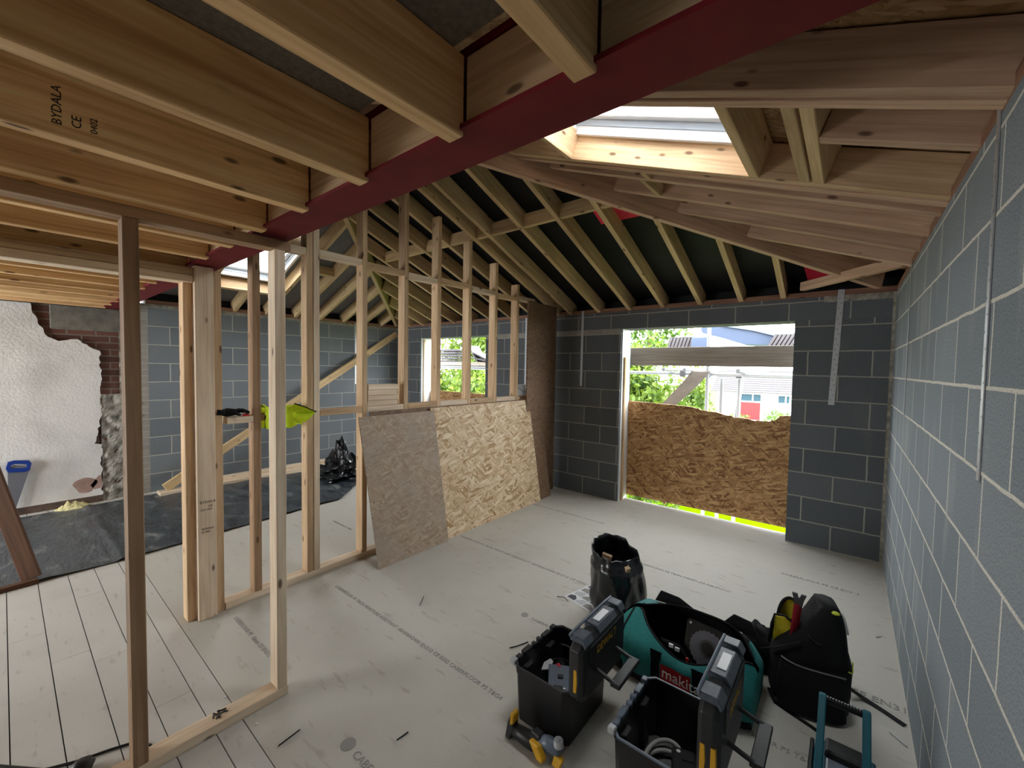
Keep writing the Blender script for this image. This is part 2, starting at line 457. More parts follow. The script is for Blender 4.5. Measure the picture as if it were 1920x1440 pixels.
def TB(name, x0, x1, y0, y1, z0, z1, mat, parent=None, **k):
    """A sawn timber given by its extents; the grain runs the longest way."""
    dx, dy, dz = x1 - x0, y1 - y0, z1 - z0
    cx, cy, cz = (x0 + x1) / 2, (y0 + y1) / 2, (z0 + z1) / 2
    if dz >= dx and dz >= dy: return T(name, (cx, cy, z0), (cx, cy, z1), dy, dx, mat, parent, base=False, side=(0, 1, 0), **k)
    if dy >= dx: return T(name, (cx, y0, cz), (cx, y1, cz), dx, dz, mat, parent, base=False, **k)
    return T(name, (x0, cy, cz), (x1, cy, cz), dy, dz, mat, parent, base=False, **k)


def text(s, size, M, mat, parent=None, name='printed_lettering', depth=0.0006, kind=None):
    cu = bpy.data.curves.new('lettering', 'FONT'); cu.body = s; cu.size = size; cu.extrude = depth; cu.resolution_u = 2
    tmp = bpy.data.objects.new('lettering', cu); COL.objects.link(tmp)
    dg = bpy.context.evaluated_depsgraph_get(); dg.update()
    me = bpy.data.meshes.new_from_object(tmp.evaluated_get(dg))
    bpy.data.objects.remove(tmp); bpy.data.curves.remove(cu)
    me.materials.clear(); me.materials.append(mat)
    o = bpy.data.objects.new(name, me); COL.objects.link(o)
    put(o, M, parent)
    return tag(o, kind=kind)


def frame(origin, xa, ya):
    xa, ya = V(xa).normalized(), V(ya).normalized(); za = xa.cross(ya)
    return Matrix(((xa.x, ya.x, za.x, origin[0]), (xa.y, ya.y, za.y, origin[1]), (xa.z, ya.z, za.z, origin[2]), (0, 0, 0, 1)))


def wuv(phase):
    def f(co, n):
        v = co.z - 0.002
        if abs(n.z) > 0.7: return (co.x, co.y)
        return ((co.y if abs(n.x) > abs(n.y) else co.x) + phase, v)
    return f


S = 'structure'
# ------------------------------------------------------------------ the floor
bm = B(); box(bm, XL - 0.1, XR + 0.1, 0.655, YF, -0.2, 0); box(bm, -2.13, -0.41, YF, 4.9, -0.2, 0)
FLOOR = O('floor', bm, CHIP, kind=S)
bm = B(); box(bm, XL - 0.1, XR + 0.1, YB, 0.653, -0.2, -0.022); O('floor_slab', bm, BLACK_FELT, kind=S)
ys = [0.653, 0.553, 0.417, 0.278, 0.131, -0.012] + [-0.155 - 0.143 * k for k in range(21)]
bm = B()
for a, b_ in zip(ys, ys[1:]):
    xs = sorted([XL - 0.1, XR + 0.1] + [XL + random.uniform(0.6, 6.0) for _ in range(2)])
    for x0, x1 in zip(xs, xs[1:]): box(bm, x0 + 0.001, x1 - 0.001, b_ + 0.002, a - 0.002, -0.022, 0)
O('floor_planks', bm, PLANK, kind=S)
# printing on the boards
UX, UY = (1, 0, 0), (0, 1, 0)
for s, size, x, y in (("CABERFLOOR P5  18mm CE EN312", 0.036, -2.95, 0.885), ("CABERFLOOR P5 2400", 0.048, -1.53, 0.875),
                      ("CABERFLOOR P5 T&G4 MOISTURE RESISTANT 18X600X2400 EN312 CE 0502 CABERFLOOR P5 T&G4", 0.036, -2.83, 1.485), ("CABERFLOOR P5 T&G", 0.033, -1.52, 2.10),
                      ("CABERFLOOR P5 T&G4 MOISTURE RESISTANT 18X600X2400 EN312 CE 0502 CABERFLOOR P5", 0.040, -2.80, 2.70), ("CE EN312", 0.060, 0.06, 2.67),
                      ("CABERFLOOR P5 T&G4 18X600X2400 CE EN312 0502", 0.040, -2.84, 3.90), ("CABERFLOOR P5 CE EN312", 0.040, -0.36, 3.885),
                      ("CABERFLOOR P5 T&G 18X600", 0.036, -0.40, 2.06), ("CABERFLOOR P5 T&G", 0.036, -4.05, 2.10), ("CABERFLOOR P5 T&G4 MOISTURE RESISTANT", 0.034, -1.30, 3.30)):
    text(s, size, frame((x, y, 0.0008), UX, UY), INK, FLOOR)
for x, y, r in ((-1.585, 0.893, 0.032), (-1.575, 2.113, 0.024)):
    bm = B(); prism(bm, [(x + r * math.cos(k * 0.35), y + r * math.sin(k * 0.35), 0.0002) for k in range(18)], (0, 0, 0.0012)); O('printed_disc', bm, INK, FLOOR)

# ------------------------------------------------------------------ the walls
HT = 2.29
WT = 0.3
bm = B(); box(bm, XR, XR + WT, YB, YF + WT, -0.2, HT)
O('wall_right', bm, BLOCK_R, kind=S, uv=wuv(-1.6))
bm = B(); box(bm, XR + 0.10, XR + WT, YB, YF + WT, HT, HT + 0.26); O('wall_right_upstand', bm, MORTAR, kind=S)
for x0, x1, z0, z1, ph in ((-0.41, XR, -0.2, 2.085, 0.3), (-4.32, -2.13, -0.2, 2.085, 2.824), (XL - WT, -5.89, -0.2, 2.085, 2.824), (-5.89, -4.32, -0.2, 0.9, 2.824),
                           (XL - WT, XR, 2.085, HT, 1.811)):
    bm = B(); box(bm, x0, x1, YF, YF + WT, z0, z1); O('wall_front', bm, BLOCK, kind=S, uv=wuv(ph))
bm = B(); box(bm, -2.13, -0.41, 4.9, YF + WT, -0.6, -0.035); O('sill_slab', bm, MORTAR, kind=S)
bm = B(); box(bm, XL - WT, XR + WT, YF + 0.12, YF + WT, HT, HT + 0.26); O('wall_front_upstand', bm, BLACK_FELT, kind=S)  # black upstand added to close the eaves gap against light
for nm, b6 in (('wall_front_slip_course', (-4.32, -2.135, YF - 0.002, YF + 0.05, 2.020, 2.090)), ('wall_front_mortar_edge', (XR - 0.02, XR, YF - 0.003, YF + 0.05, 0, HT)),
               ('wall_front_mortar_top', (-0.20, XR - 0.02, YF - 0.002, YF + 0.05, 2.235, HT)), ('wall_left_mortar_top', (XL - 0.05, XL + 0.002, 1.115, YF, 2.250, HT))):
    bm = B(); box(bm, *b6); O(nm, bm, TOOTH if 'slip' in nm else MORTAR, kind=S, uv=wuv(0.0))
bm = B(); box(bm, XL - WT, XL, 1.115, YF, -0.2, HT)
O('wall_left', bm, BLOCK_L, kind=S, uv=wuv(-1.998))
bm = B(); box(bm, XL - WT, XL - 0.10, 1.1, YF + WT, HT, HT + 0.26); O('wall_left_upstand', bm, BLACK_FELT, kind=S)
bm = B(); box(bm, XL - WT, XL - 0.005, 1.015, 1.115, -0.2, HT); O('wall_left_toothing', bm, TOOTH, kind=S, uv=wuv(0.03))
bm = B(); box(bm, XL - WT, XL - 0.035, YB, 1.015, -0.2, 2.40); O('wall_left_old_brick', bm, BRICK, kind=S, uv=wuv(0.0))
bm = B(); box(bm, XL - 0.05, XL - 0.012, 0.33, 0.99, 1.93, 2.19); O('wall_left_lintel', bm, LINTEL, kind=S, bev=0.008)
# broken masonry at the foot of the old wall
bm = B()
grid(bm, lambda u, w: (XL - 0.012 + 0.035 * noise.noise(V((u * 5, w * 16, 1.3))) + 0.012 * noise.noise(V((u * 19, w * 60, 4))), 0.70 + 0.34 * u, 1.22 * w), 16, 50)
grid(bm, lambda u, w: (XL - 0.012 + 0.03 * noise.noise(V((u * 5, w * 16, 7.3))), 0.86 + 0.16 * u, 1.2 + 0.75 * w), 8, 30)
O('wall_left_broken_masonry', bm, RUBBLE, kind=S)
# the textured plaster with its torn edge
edge = [(0.20, 2.18), (0.245, 1.98), (0.315, 1.84), (0.39, 1.80), (0.45, 1.815), (0.53, 1.83), (0.62, 1.75), (0.70, 1.71), (0.705, 1.36), (0.705, 1.02),
        (0.675, 0.80), (0.64, 0.665), (0.70, 0.65), (0.69, 0.32), (0.695, 0.07)]
ej = [edge[0]]
for p, q in zip(edge, edge[1:]):
    n = max(1, int(math.hypot(q[0] - p[0], q[1] - p[1]) / 0.03))
    for k in range(1, n + 1):
        j = 0.0 if k == n else 0.012
        ej.append((p[0] + (q[0] - p[0]) * k / n + random.uniform(-j, j), p[1] + (q[1] - p[1]) * k / n + random.uniform(-j, j) * 0.6))
bm = B(); prism(bm, [(XL - 0.022, y, z) for y, z in ej] + [(XL - 0.022, YB, 0.07), (XL - 0.022, YB, 2.18)], (0.022, 0, 0))
O('wall_left_plaster', bm, PLASTER, kind=S)
bm = B(); box(bm, XL - 0.03, XL + 0.004, YB, 0.70, 0.0, 0.075); O('baseboard_left', bm, SKIRT, kind=S, bev=0.004)
bm = B(); prism(bm, [(XL + 0.0005, 0.56 + 0.09 * math.cos(a) * (1 + 0.2 * math.sin(3 * a)), 0.21 + 0.085 * math.sin(a)) for a in [k * 0.35 for k in range(18)]], (0.002, 0, 0))
bm2 = bm; prism(bm2, [(XL + 0.0005, 0.668, 0.30), (XL + 0.0005, 0.69, 0.30), (XL + 0.0005, 0.695, 0.16), (XL + 0.0005, 0.63, 0.15), (XL + 0.0005, 0.6, 0.2)], (0.002, 0, 0))
O('wall_left_bare_patch', bm, PINKP, kind=S)
# back of the house behind the camera, its unseen opening added for daylight
for x0, x1, z0, z1 in ((XL - WT, -6.3, -0.2, 2.4), (-4.1, XR + WT, -0.2, 2.4), (-6.3, -4.1, 2.15, 2.4), (-6.3, -4.1, -0.2, 0.25)):
    bm = B(); box(bm, x0, x1, YB - 0.2, YB, z0, z1); O('wall_back', bm, PLASTER, kind=S)
# unseen black panel on the old house wall line, added to block light
bm = B(); box(bm, XL - WT, XR + WT, 0.66, 0.70, 2.405, 3.95); O('wall_back_light_block', bm, BLACK_FELT, kind=S)
# deck over the joists
bm = B(); box(bm, XL - WT, XR + WT, YB - 0.2, 0.70, 2.375, 2.40); O('ceiling', bm, DECKM, kind=S)

# ------------------------------------------------------------------ roof coverings
def slope(name, strips, zf, mat):
    """Sheets over the rafters, laid strip by strip along y; every strip is (ya, xa0, xa1, yb, xb0, xb1)."""
    bm = B()
    for ya, a0, a1, yb, b0, b1 in strips:
        prism(bm, [(a0, ya, zf(a0, ya)), (a1, ya, zf(a1, ya)), (b1, yb, zf(b1, yb)), (b0, yb, zf(b0, yb))], (0, 0, 0.014))
    return O(name, bm, mat, kind=S)


def hipr(y): return XM if y <= YA else XR - (YF - y)
def hipl(y): return XM if y <= YA else XL + (YF - y)
EO = 0.32
zr_ = lambda x, y: zR(x) + RD + 0.004
zl_ = lambda x, y: zL(x) + RD + 0.004
HY0, HY1 = 1.655, 2.345
RX0, RX1 = -1.44, -0.425                                   # roof window holes, along x
LX0, LX1 = -5.97, -4.96
xe, xw = XR + EO, XL - EO
slope('roof_slope_right', [(0.70, XM, xe, YA, XM, xe), (YA, XM, xe, HY0, hipr(HY0), xe), (HY0, RX1, xe, HY1, RX1, xe), (HY0, hipr(HY0), RX0, HY1, hipr(HY1), RX0),
                           (HY1, hipr(HY1), xe, YF + EO, xe - 0.001, xe)], zr_, OSB_R)
slope('roof_slope_left', [(0.70, xw, XM, YA, xw, XM), (YA, xw, XM, HY0, xw, hipl(HY0)), (HY0, xw, LX0, HY1, xw, LX0), (HY0, LX1, hipl(HY0), HY1, LX1, hipl(HY1)),
                          (HY1, xw, hipl(HY1), YF + EO, xw, xw + 0.001)], zl_, GREY_FELT)
bm = B()
prism(bm, [(XM, YA, zF(YA) + RD + 0.004), (xw, YF + EO, zF(YF + EO) + RD + 0.004), (xe, YF + EO, zF(YF + EO) + RD + 0.004)], (0, 0, 0.014))
O('roof_slope_front', bm, BLACK_FELT, kind=S)

# ------------------------------------------------------------------ steel beam and ceiling joists
ZB = 2.19
e = E('steel_beam', (XM, 0.80, ZB), 'long red-oxide painted steel beam carrying the ends of the ceiling joists', 'beam', kind='thing')
for nm, b6 in (('bottom_flange', (XL - 0.1, XR + 0.02, 0.72, 0.875, ZB, ZB + 0.012)), ('web', (XL - 0.1, XR + 0.02, 0.793, 0.803, ZB + 0.012, ZB + 0.19)),
               ('top_flange', (XL - 0.1, XR + 0.02, 0.735, 0.875, ZB + 0.19, ZB + 0.202))):
    bm = B(); box(bm, *b6); O(nm, bm, REDSTEEL, e)
ORD = ('', 'second ', 'third ', 'fourth ', 'fifth ', 'sixth ', 'seventh ', 'eighth ', 'ninth ', 'tenth ', 'eleventh ', 'twelfth ', 'thirteenth ', 'fourteenth ', 'fifteenth ', 'sixteenth ')
JX = [-0.425, -0.79, -1.21, -1.61, -2.0, -2.4, -2.79] + [-3.19 - 0.4 * k for k in range(9)]
for i, x in enumerate(JX):
    x1 = x
    j = TB('ceiling_joist', x1 - 0.026, x1 + 0.026, YB, 0.735, 2.178, 2.374, JOIST,
           label=('first' if i == 0 else ORD[i].strip()) + ' ceiling joist on the red beam, counted from the block wall beside the tools' if i < 12 else
           {12: 'fourth', 13: 'third', 14: 'second', 15: 'first'}[i] + ' ceiling joist on the red beam, counted from the white plastered wall',
           cat='joist', group='ceiling joists')
    if i == 3:
        for yy, zz, s, sz in ((-0.09, 2.205, 'BYDALA', 0.026), (-0.055, 2.21, 'CE  C24', 0.022), (0.11, 2.205, 'BYDALA', 0.026), (0.145, 2.21, 'CE', 0.026), (0.175, 2.21, '0402', 0.02)):
            text(s, sz, frame((x1 + 0.0265, yy, zz), (0, 0, 1), (0, -1, 0)), INKB, j, 'grade_stamp')
for i, (a, b_) in enumerate(zip([0.20] + JX[:8], JX[:8])):
    TB('blocking_board', b_ + 0.028, a - 0.028, 0.738, 0.783, 2.204, 2.372, PINE,
       label='short blocking board on the red beam beyond the ' + ('first' if i == 0 else ORD[i].strip()) + ' ceiling joist from the tools side', cat='blocking', group='blocking boards on the steel beam')

# ------------------------------------------------------------------ wall plates and roof timbers
TB('wall_plate', XL, XR, YF + 0.0, YF + 0.10, HT, HT + 0.05, PLATE, label='dark red-brown wall plate bedded on top of the window wall', cat='wall plate', group='wall plates')
TB('wall_plate', XR, XR + 0.10, 0.9, YF, HT, HT + 0.05, PLATE, label='dark wall plate on top of the grey block wall beside the tools', cat='wall plate', group='wall plates')
TB('wall_plate', XL - 0.10, XL, 1.1, YF, HT, HT + 0.05, PLATE, label='dark wall plate on the block wall beside the polythene', cat='wall plate', group='wall plates')
RAFW = 0.046
fx = [-0.51, -0.865, -1.25, -1.64, -2.03, -2.43, -2.83]
for i, x in enumerate(fx):
    T('rafter', (x, 4.76, zF(4.76)), (x, YF - (XR - x) + 0.03, zF(YF - (XR - x) + 0.03)), RAFW, 0.16, RAFT,
      label=('first' if i == 0 else ORD[i].strip()) + ' rafter above the large window, counted from the corner with the corner tie', cat='rafter', group='rafters rising from the window wall')
T('rafter', (-3.03, 4.76, zF(4.76)), (-3.03, YA + 0.05, zF(YA + 0.05)), RAFW, 0.16, RAFT, label='rafter running up directly alongside the sloping top of the stud partition', cat='rafter', group='rafters rising from the window wall')
fl = [-3.42, -3.82, -4.22, -4.62, -5.02, -5.42, -5.80, -6.15]
for i, x in enumerate(fl):
    yt = YF - (x - XL) + 0.03
    T('rafter', (x, 4.76, zF(4.76)), (x, yt, zF(yt)), RAFW, 0.16, RAFT,
      label=('first' if i == 0 else ORD[i].strip()) + ' rafter above the small window, counted from the stud partition', cat='rafter', group='rafters above the small window')
ng = sorted(fx + [-3.03] + fl)
for a, b_ in zip(ng, ng[1:]):
    if a < -4.7 or b_ > -1.1: continue
    k = sum(1 for q in ng if q > a + 0.01 and q <= -1.2)
    TB('noggin', a + 0.024, b_ - 0.024, 3.08, 3.125, zF(3.10) + 0.012, zF(3.10) + 0.13, RAFT,
       label=('first' if k == 1 else ORD[k - 1].strip()) + ' noggin between window-side rafters, counted from the hip above the large window', cat='noggin', group='noggins between the rafters')
# hips
T('hip_rafter', (0.16, 4.55, 2.262 + 0.338 * 0.12), (XM + 0.06, YA + 0.06, 2.262 + 0.338 * (XR - XM - 0.06)), 0.05, 0.25, RAFT_B,
  label='deep hip rafter rising from the tie corner to the apex under the red beam', cat='hip rafter', group='hip rafters')
T('hip_rafter', (XL + 0.12, 4.55, 2.3 + SL * 0.12 - 0.04), (XM - 0.06, YA + 0.06, zF(YA + 0.06) - 0.04), 0.05, 0.20, RAFT,
  label='pale yellow hip rafter rising from the corner behind the stud partition', cat='hip rafter', group='hip rafters')
TB('ridge_board', XM - 0.025, XM + 0.025, 0.70, YA, 3.46, 3.66, RAFT, label='ridge board at the top of the roof above the red beam', cat='ridge board')
# right-hand slope
def rr(y, label, x0=XR + 0.06, x1=None, mat=RAFT_B, d=0.16, dz=0.0, w=RAFW, grp='rafters over the block wall beside the tools'):
    x1 = hipr(y) + 0.04 if x1 is None else x1
    return T('rafter', (x0, y, zR(x0) + dz), (x1, y, zR(x1) + dz), w, d, mat, label=label, cat='rafter', group=grp)
rr(1.565, 'near board of the doubled trimmer rafter just beyond the red beam')
rr(1.625, 'far board of the doubled trimmer rafter, edging the bright roof window', dz=-0.004)
rr(2.368, 'board of the doubled trimmer rafter facing into the bright roof window', mat=PINE)
rr(2.418, 'outer board of the doubled trimmer beyond the bright roof window', dz=-0.01)
for i, y in enumerate((2.585, 2.93, 3.285, 3.69)):
    rr(y, ('first', 'second', 'third', 'fourth')[i] + ' single rafter past the bright roof window, counted away from it')
def along(nm, x, y0, y1, label, mat, zf, d=0.16, dz=0.0, w=RAFW, grp=None, cat='trimmer'):
    """A timber running along y, square to the slope, between two rafters."""
    n = V((SL if zf is zR else -SL, 0, 1)).normalized()
    a, b_ = V((x, y0, zf(x) + dz)) , V((x, y1, zf(x) + dz))
    return T(nm, a, b_, w, d, mat, label=label, cat=cat, group=grp, side=V((0, 1, 0)).cross(n))
along('trimmer', RX1 + 0.023, 1.65, 2.343, 'greenish trimmer closing the lower side of the bright roof window', RAFT, zR, grp='trimmers of the roof windows')
along('trimmer', RX0 - 0.023, 1.65, 2.343, 'pale trimmer closing the upper side of the bright roof window', PINE, zR, grp='trimmers of the roof windows')
along('trimmer', -0.195, 1.65, 2.343, 'first of two paired struts between the bright roof window and the block wall', RAFT, zR, grp='paired struts')
along('trimmer', -0.142, 1.65, 2.343, 'second of two paired struts, the one carrying the short rafter', RAFT, zR, grp='paired struts')
rr(1.895, 'short rafter from the paired struts to the block wall', x1=-0.118, d=0.14)
for x, y0, y1, l in ((-1.02, 2.445, 2.56, 'short spacer past the roof window between trimmer and first single rafter'), (-1.08, 2.61, 2.905, 'short spacer between the first and second single rafters')):
    along('spacer', x, y0, y1, l, RAFT, zR, d=0.07, w=0.038, grp='spacers between the rafters', cat='spacer')
T('corner_tie', (-0.36, 4.60, 2.345), (XR - 0.01, 3.93, 2.345), 0.05, 0.075, RAFT_B, label='timber corner tie set diagonally across the corner of the two block walls', cat='tie')
# left-hand slope
lr = [(1.60, None, None, 'second rafter before the far roof window'), (2.43, None, None, 'trimmer rafter on the far side of the far roof window'),
      (2.83, None, None, 'first rafter past the far roof window'), (3.21, None, None, 'second rafter past the far roof window'), (3.60, None, None, 'third rafter past the far roof window'),
      (3.98, None, None, 'fourth rafter past the far roof window'), (4.32, None, None, 'shortest rafter in the corner behind the partition'),
      (2.03, XL - 0.06, LX0 - 0.05, 'stub rafter below the far roof window'), (2.03, LX1 + 0.05, None, 'rafter running on above the far roof window')]
for y, x0, x1, l in lr:
    x0 = XL - 0.06 if x0 is None else x0; x1 = hipl(y) - 0.04 if x1 is None else x1
    T('rafter', (x0, y, zL(x0)), (x1, y, zL(x1)), RAFW, 0.16, RAFT, label=l , cat='rafter', group='rafters around the far roof window')
along('trimmer', LX0 - 0.023, 1.63, 2.40, 'pale trimmer below the far roof window seen between the studs', PINE, zL, grp='trimmers of the roof windows')
along('trimmer', LX1 + 0.023, 1.63, 2.40, 'trimmer above the far roof window behind the stud partition', PINE, zL, grp='trimmers of the roof windows')
along('spacer', -5.35, 2.455, 2.805, 'spacer between the rafters past the far roof window', RAFT, zL, d=0.12, w=0.045, grp='spacers between the rafters', cat='spacer')
# red sheet showing between the timbers
for pts, l in (([(-1.80, 3.16), (-1.80, 3.47), (-1.44, 3.47), (-1.62, 3.19)], 'triangle of red sheet between hip, noggin and rafter'),
               ([(-0.345, 4.48), (-0.33, 4.69), (-0.15, 4.72), (-0.14, 4.57)], 'patch of red sheet above the corner tie, sun glow in its colour')):  # glow of sun through the felt is put into this red
    bm = B(); prism(bm, [(x, y, zF(y) + RD - 0.012) for x, y in pts], (0, 0, 0.006)); O('red_sheet', bm, REDT, label=l, cat='sheet', group='red sheets under the felt')

# ------------------------------------------------------------------ roof windows
def roof_window(x0, x1, y0, y1, zf, sgn, label):
    """Frame, sash and pane sitting in the hole of a slope."""
    e = E('roof_window', ((x0 + x1) / 2, (y0 + y1) / 2, zf((x0 + x1) / 2) + RD), label, 'roof window', 'roof windows', 'thing')
    n = V((sgn * SL, 0, 1)).normalized(); xa = V((1, 0, -sgn * SL)).normalized()
    M = frame((x0, y0, zf(x0) + RD - 0.03), xa, (0, 1, 0))
    if sgn < 0: n = -n
    L = (x1 - x0) * math.sqrt(1 + SL * SL); Wd = y1 - y0

    def rect(bm, a, t, z0, z1):
        box(bm, a, a + t, a, Wd - a, z0, z1, M); box(bm, L - a - t, L - a, a, Wd - a, z0, z1, M)
        box(bm, a + t, L - a - t, a, a + t, z0, z1, M); box(bm, a + t, L - a - t, Wd - a - t, Wd - a, z0, z1, M)
    bm = B(); rect(bm, 0.004, 0.030, 0.0, 0.19); O('frame', bm, WHITEP, e, bev=0.003)
    bm = B(); rect(bm, 0.035, 0.008, 0.05, 0.15); O('seal', bm, plain('pale_grey_seal', (0.42, 0.47, 0.53), 0.5), e)
    bm = B(); rect(bm, 0.044, 0.050, 0.085, 0.17); s = O('sash', bm, WHITEP, e, bev=0.004)
    bm = B(); box(bm, 0.0945, L - 0.0945, 0.0945, Wd - 0.0945, 0.145, 0.151, M); O('pane', bm, GLASS, s)
    return e
roof_window(RX0, RX1, HY0, HY1, zR, 1, 'white framed roof window glowing with sky beside the red beam')
roof_window(LX0, LX1, HY0, HY1, zL, -1, 'white framed roof window seen between the partition studs')

# ------------------------------------------------------------------ stud partitions
FXP, BXP = -3.08, -3.175
pe = E('stud_partition', (-3.13, 2.5, 0), 'long open stud partition of pale timbers running to the window wall', 'partition')
TB('sole_plate', BXP, FXP, 0.885, 4.62, 0, 0.045, PINE_PALE, pe)
def ztop(y): return zF(y) + 0.02
for y, m, zt in ((1.08, PINE_OLD, 2.41), (1.432, PINE, None), (1.482, PINE_PALE, None), (1.878, PINE, None), (2.286, PINE, None), (2.668, PINE, 3.03), (3.085, PINE, 2.90), (3.497, PINE, 2.76), (3.885, PINE, 2.585), (4.25, PINE, 2.44)):
    zt = zt or min(ztop(y), 2.87 if y < 1.6 else 3.2)
    TB('stud', BXP, FXP, y - 0.0225, y + 0.0225, 0.045, zt, m, pe)
TB('stud', BXP, FXP, 0.835, 0.88, 0, 2.17, PINE, pe)
TB('jamb_stud', BXP - 0.02, FXP - 0.02, 0.69, 0.735, 0, 2.085, PINE, pe)
sy = [0.88, 1.08, 1.432, 1.482, 1.878, 2.286, 2.668, 3.085, 3.497, 3.885, 4.25]
for k, (a, b_) in enumerate(zip(sy, sy[1:])):
    if b_ - a < 0.1: continue
    z0 = 1.215 if k > 0 else 1.21
    TB('noggin', BXP, FXP, a + 0.0235, b_ - 0.0235, z0, z0 + 0.045, PINE if k % 2 else PINE_PALE, pe)
    if 1.05 < a < 3.9: TB('noggin', BXP, FXP, a + 0.0235, b_ - 0.0235, 2.412 - 0.01 * (k % 3), 2.457 - 0.01 * (k % 3), PINE_PALE if k % 2 else PINE, pe)
for z0, m, y1 in ((2.082, PINE_PALE, 0.735), (2.127, PINE, 0.735)):
    TB('head_plate', BXP - 0.01, FXP + 0.01, YB, y1, z0, z0 + 0.043, m, pe)
po = TB('post', -3.11, -3.055, 0.737, 0.8335, 0, 2.185, PINE_PALE, label='wide pale planed post stamped with grade marks standing under the red beam', cat='post')
for s, sz, y, z in (('BYDALA', 0.022, 0.748, 0.735), ('CE', 0.020, 0.79, 0.708), ('C24  0402', 0.014, 0.752, 0.69), ('BYDALA', 0.016, 0.758, 0.57), ('SE 4021', 0.015, 0.755, 0.55)):
    text(s, sz, frame((-3.0545, y, z), (0, 1, 0), (0, 0, 1)), INKB, po, 'grade_stamp')
ne = E('stud_partition', (-2.1, 0.3, 0), 'short stud frame with a single bay standing closest to the camera', 'partition')
TB('sole_plate', -2.145, -2.06, -1.2, 0.85, 0, 0.045, PINE_PALE, ne)
TB('stud', -2.145, -2.06, 0.285, 0.331, 0.045, 2.132, PINE_OLD, ne)
TB('stud', -2.145, -2.06, 0.800, 0.845, 0.045, 2.132, PINE_PALE, ne)
TB('stud', -2.145, -2.06, -0.55, -0.505, 0.045, 2.132, PINE, ne)
TB('head_plate', -2.145, -2.06, YB, 0.87, 2.133, 2.176, PINE_OLD, ne)

# ------------------------------------------------------------------ boards
def sheet(name, y0t, y1t, y0b, y1b, xt, xb, zt, th, mat, label, cat='board', group='strand boards leaning on the partition'):
    bm = B(); prism(bm, [(xb, y0b, 0.0), (xb, y1b, 0.0), (xt, y1t, zt), (xt, y0t, zt)], (-th, 0, -0.002)); return O(name, bm, mat, label=label, cat=cat, group=group, bev=0.001)
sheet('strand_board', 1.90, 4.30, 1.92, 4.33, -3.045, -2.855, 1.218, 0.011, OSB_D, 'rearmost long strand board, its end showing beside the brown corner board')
sheet('strand_board', 2.52, 4.055, 2.53, 4.08, -3.022, -2.832, 1.212, 0.011, OSB, 'large golden strand board leaning against the partition')
sheet('strand_board', 1.775, 2.545, 1.835, 2.565, -2.999, -2.80, 1.19, 0.011, OSB_G, 'greyer narrower strand board leaning in front of the golden one')
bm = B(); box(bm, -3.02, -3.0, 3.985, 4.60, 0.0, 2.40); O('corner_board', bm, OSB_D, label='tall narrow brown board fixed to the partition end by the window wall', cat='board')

# window strand board with its broken top
tp = [(-2.125, 1.213), (-1.9, 1.208), (-1.44, 1.196), (-1.32, 1.185), (-1.25, 1.158), (-1.16, 1.155), (-1.05, 1.14), (-0.97, 1.125), (-0.92, 1.108), (-0.83, 1.112), (-0.74, 1.098), (-0.66, 1.095), (-0.60, 1.10), (-0.555, 1.125), (-0.52, 1.165), (-0.44, 1.175), (-0.415, 1.17)]
tj = []
for p, q in zip(tp, tp[1:]):
    for k in range(3): tj.append((p[0] + (q[0] - p[0]) * k / 3, p[1] + (q[1] - p[1]) * k / 3 + (random.uniform(-0.006, 0.006) if p[0] > -1.4 else 0)))
tj.append(tp[-1])
bm = B(); prism(bm, [(x, 4.925, z) for x, z in tj] + [(-0.415, 4.925, 0.045), (-1.62, 4.925, 0.04), (-1.64, 4.925, 0.005), (-1.66, 4.925, 0.04), (-2.125, 4.925, 0.035)], (0, 0.018, 0))
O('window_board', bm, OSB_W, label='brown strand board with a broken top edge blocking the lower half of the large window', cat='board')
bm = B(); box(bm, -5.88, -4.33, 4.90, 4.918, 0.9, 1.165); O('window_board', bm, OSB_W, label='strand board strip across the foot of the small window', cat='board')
# linings of the openings
bm = B(); box(bm, -2.13, -2.118, 4.70, 4.92, 0.0, 2.085); O('window_1_reveal', bm, WHITEP, kind=S)
bm = B(); box(bm, -5.89, -5.875, 4.69, 4.90, 0.9, 2.085); O('window_2_reveal', bm, WHITEP, kind=S)
TB('window_batten', -2.118, -2.096, 4.74, 4.785, 0.0, 1.75, PINE, label='thin upright batten fixed in the reveal of the large window', cat='batten')
TB('window_batten', -5.875, -5.845, 4.72, 4.76, 0.9, 2.07, PINE_PALE, label='pale upright batten fixed in the reveal of the small window', cat='batten')

# ------------------------------------------------------------------ metal straps and beads
def strap(a, b_, w, nrm, label, holes=True, grp='perforated wall straps'):
    a, b_ = V(a), V(b_); ax = (b_ - a).normalized(); n = V(nrm); sd = ax.cross(n).normalized(); L = (b_ - a).length
    M = frame(a, ax, sd); t = 0.003 if M.col[2].to_3d().dot(n) > 0 else -0.003
    bm = B(); box(bm, 0, L, -w / 2, w / 2, 0, t, M)
    n0 = len(bm.faces)
    for k in range(int(L / 0.045)):
        c = 0.03 + 0.045 * k; s = 0.008 * (1 if k % 2 else -1)
        if c < L - 0.02: bm.faces.new(ring(bm, [M @ V((c + 0.004 * math.cos(q), s + 0.004 * math.sin(q), t * 1.15)) for q in (0, 1.05, 2.1, 3.14, 4.19, 5.24)]))
    bm.faces.ensure_lookup_table()
    for f in bm.faces[n0:]: f.material_index = 1
    O('wall_strap', bm, [STEEL, BLK], label=label, cat='strap', group=grp)
strap((-0.08, YF - 0.001, 2.34), (-0.114, YF - 0.001, 1.32), 0.045, (0, -1, 0), 'perforated steel strap hanging down the window wall beside the large window')
strap((-2.65, YF - 0.001, 2.33), (-2.655, YF - 0.001, 1.38), 0.030, (0, -1, 0), 'thin steel strap on the window wall between brown corner board and large window')
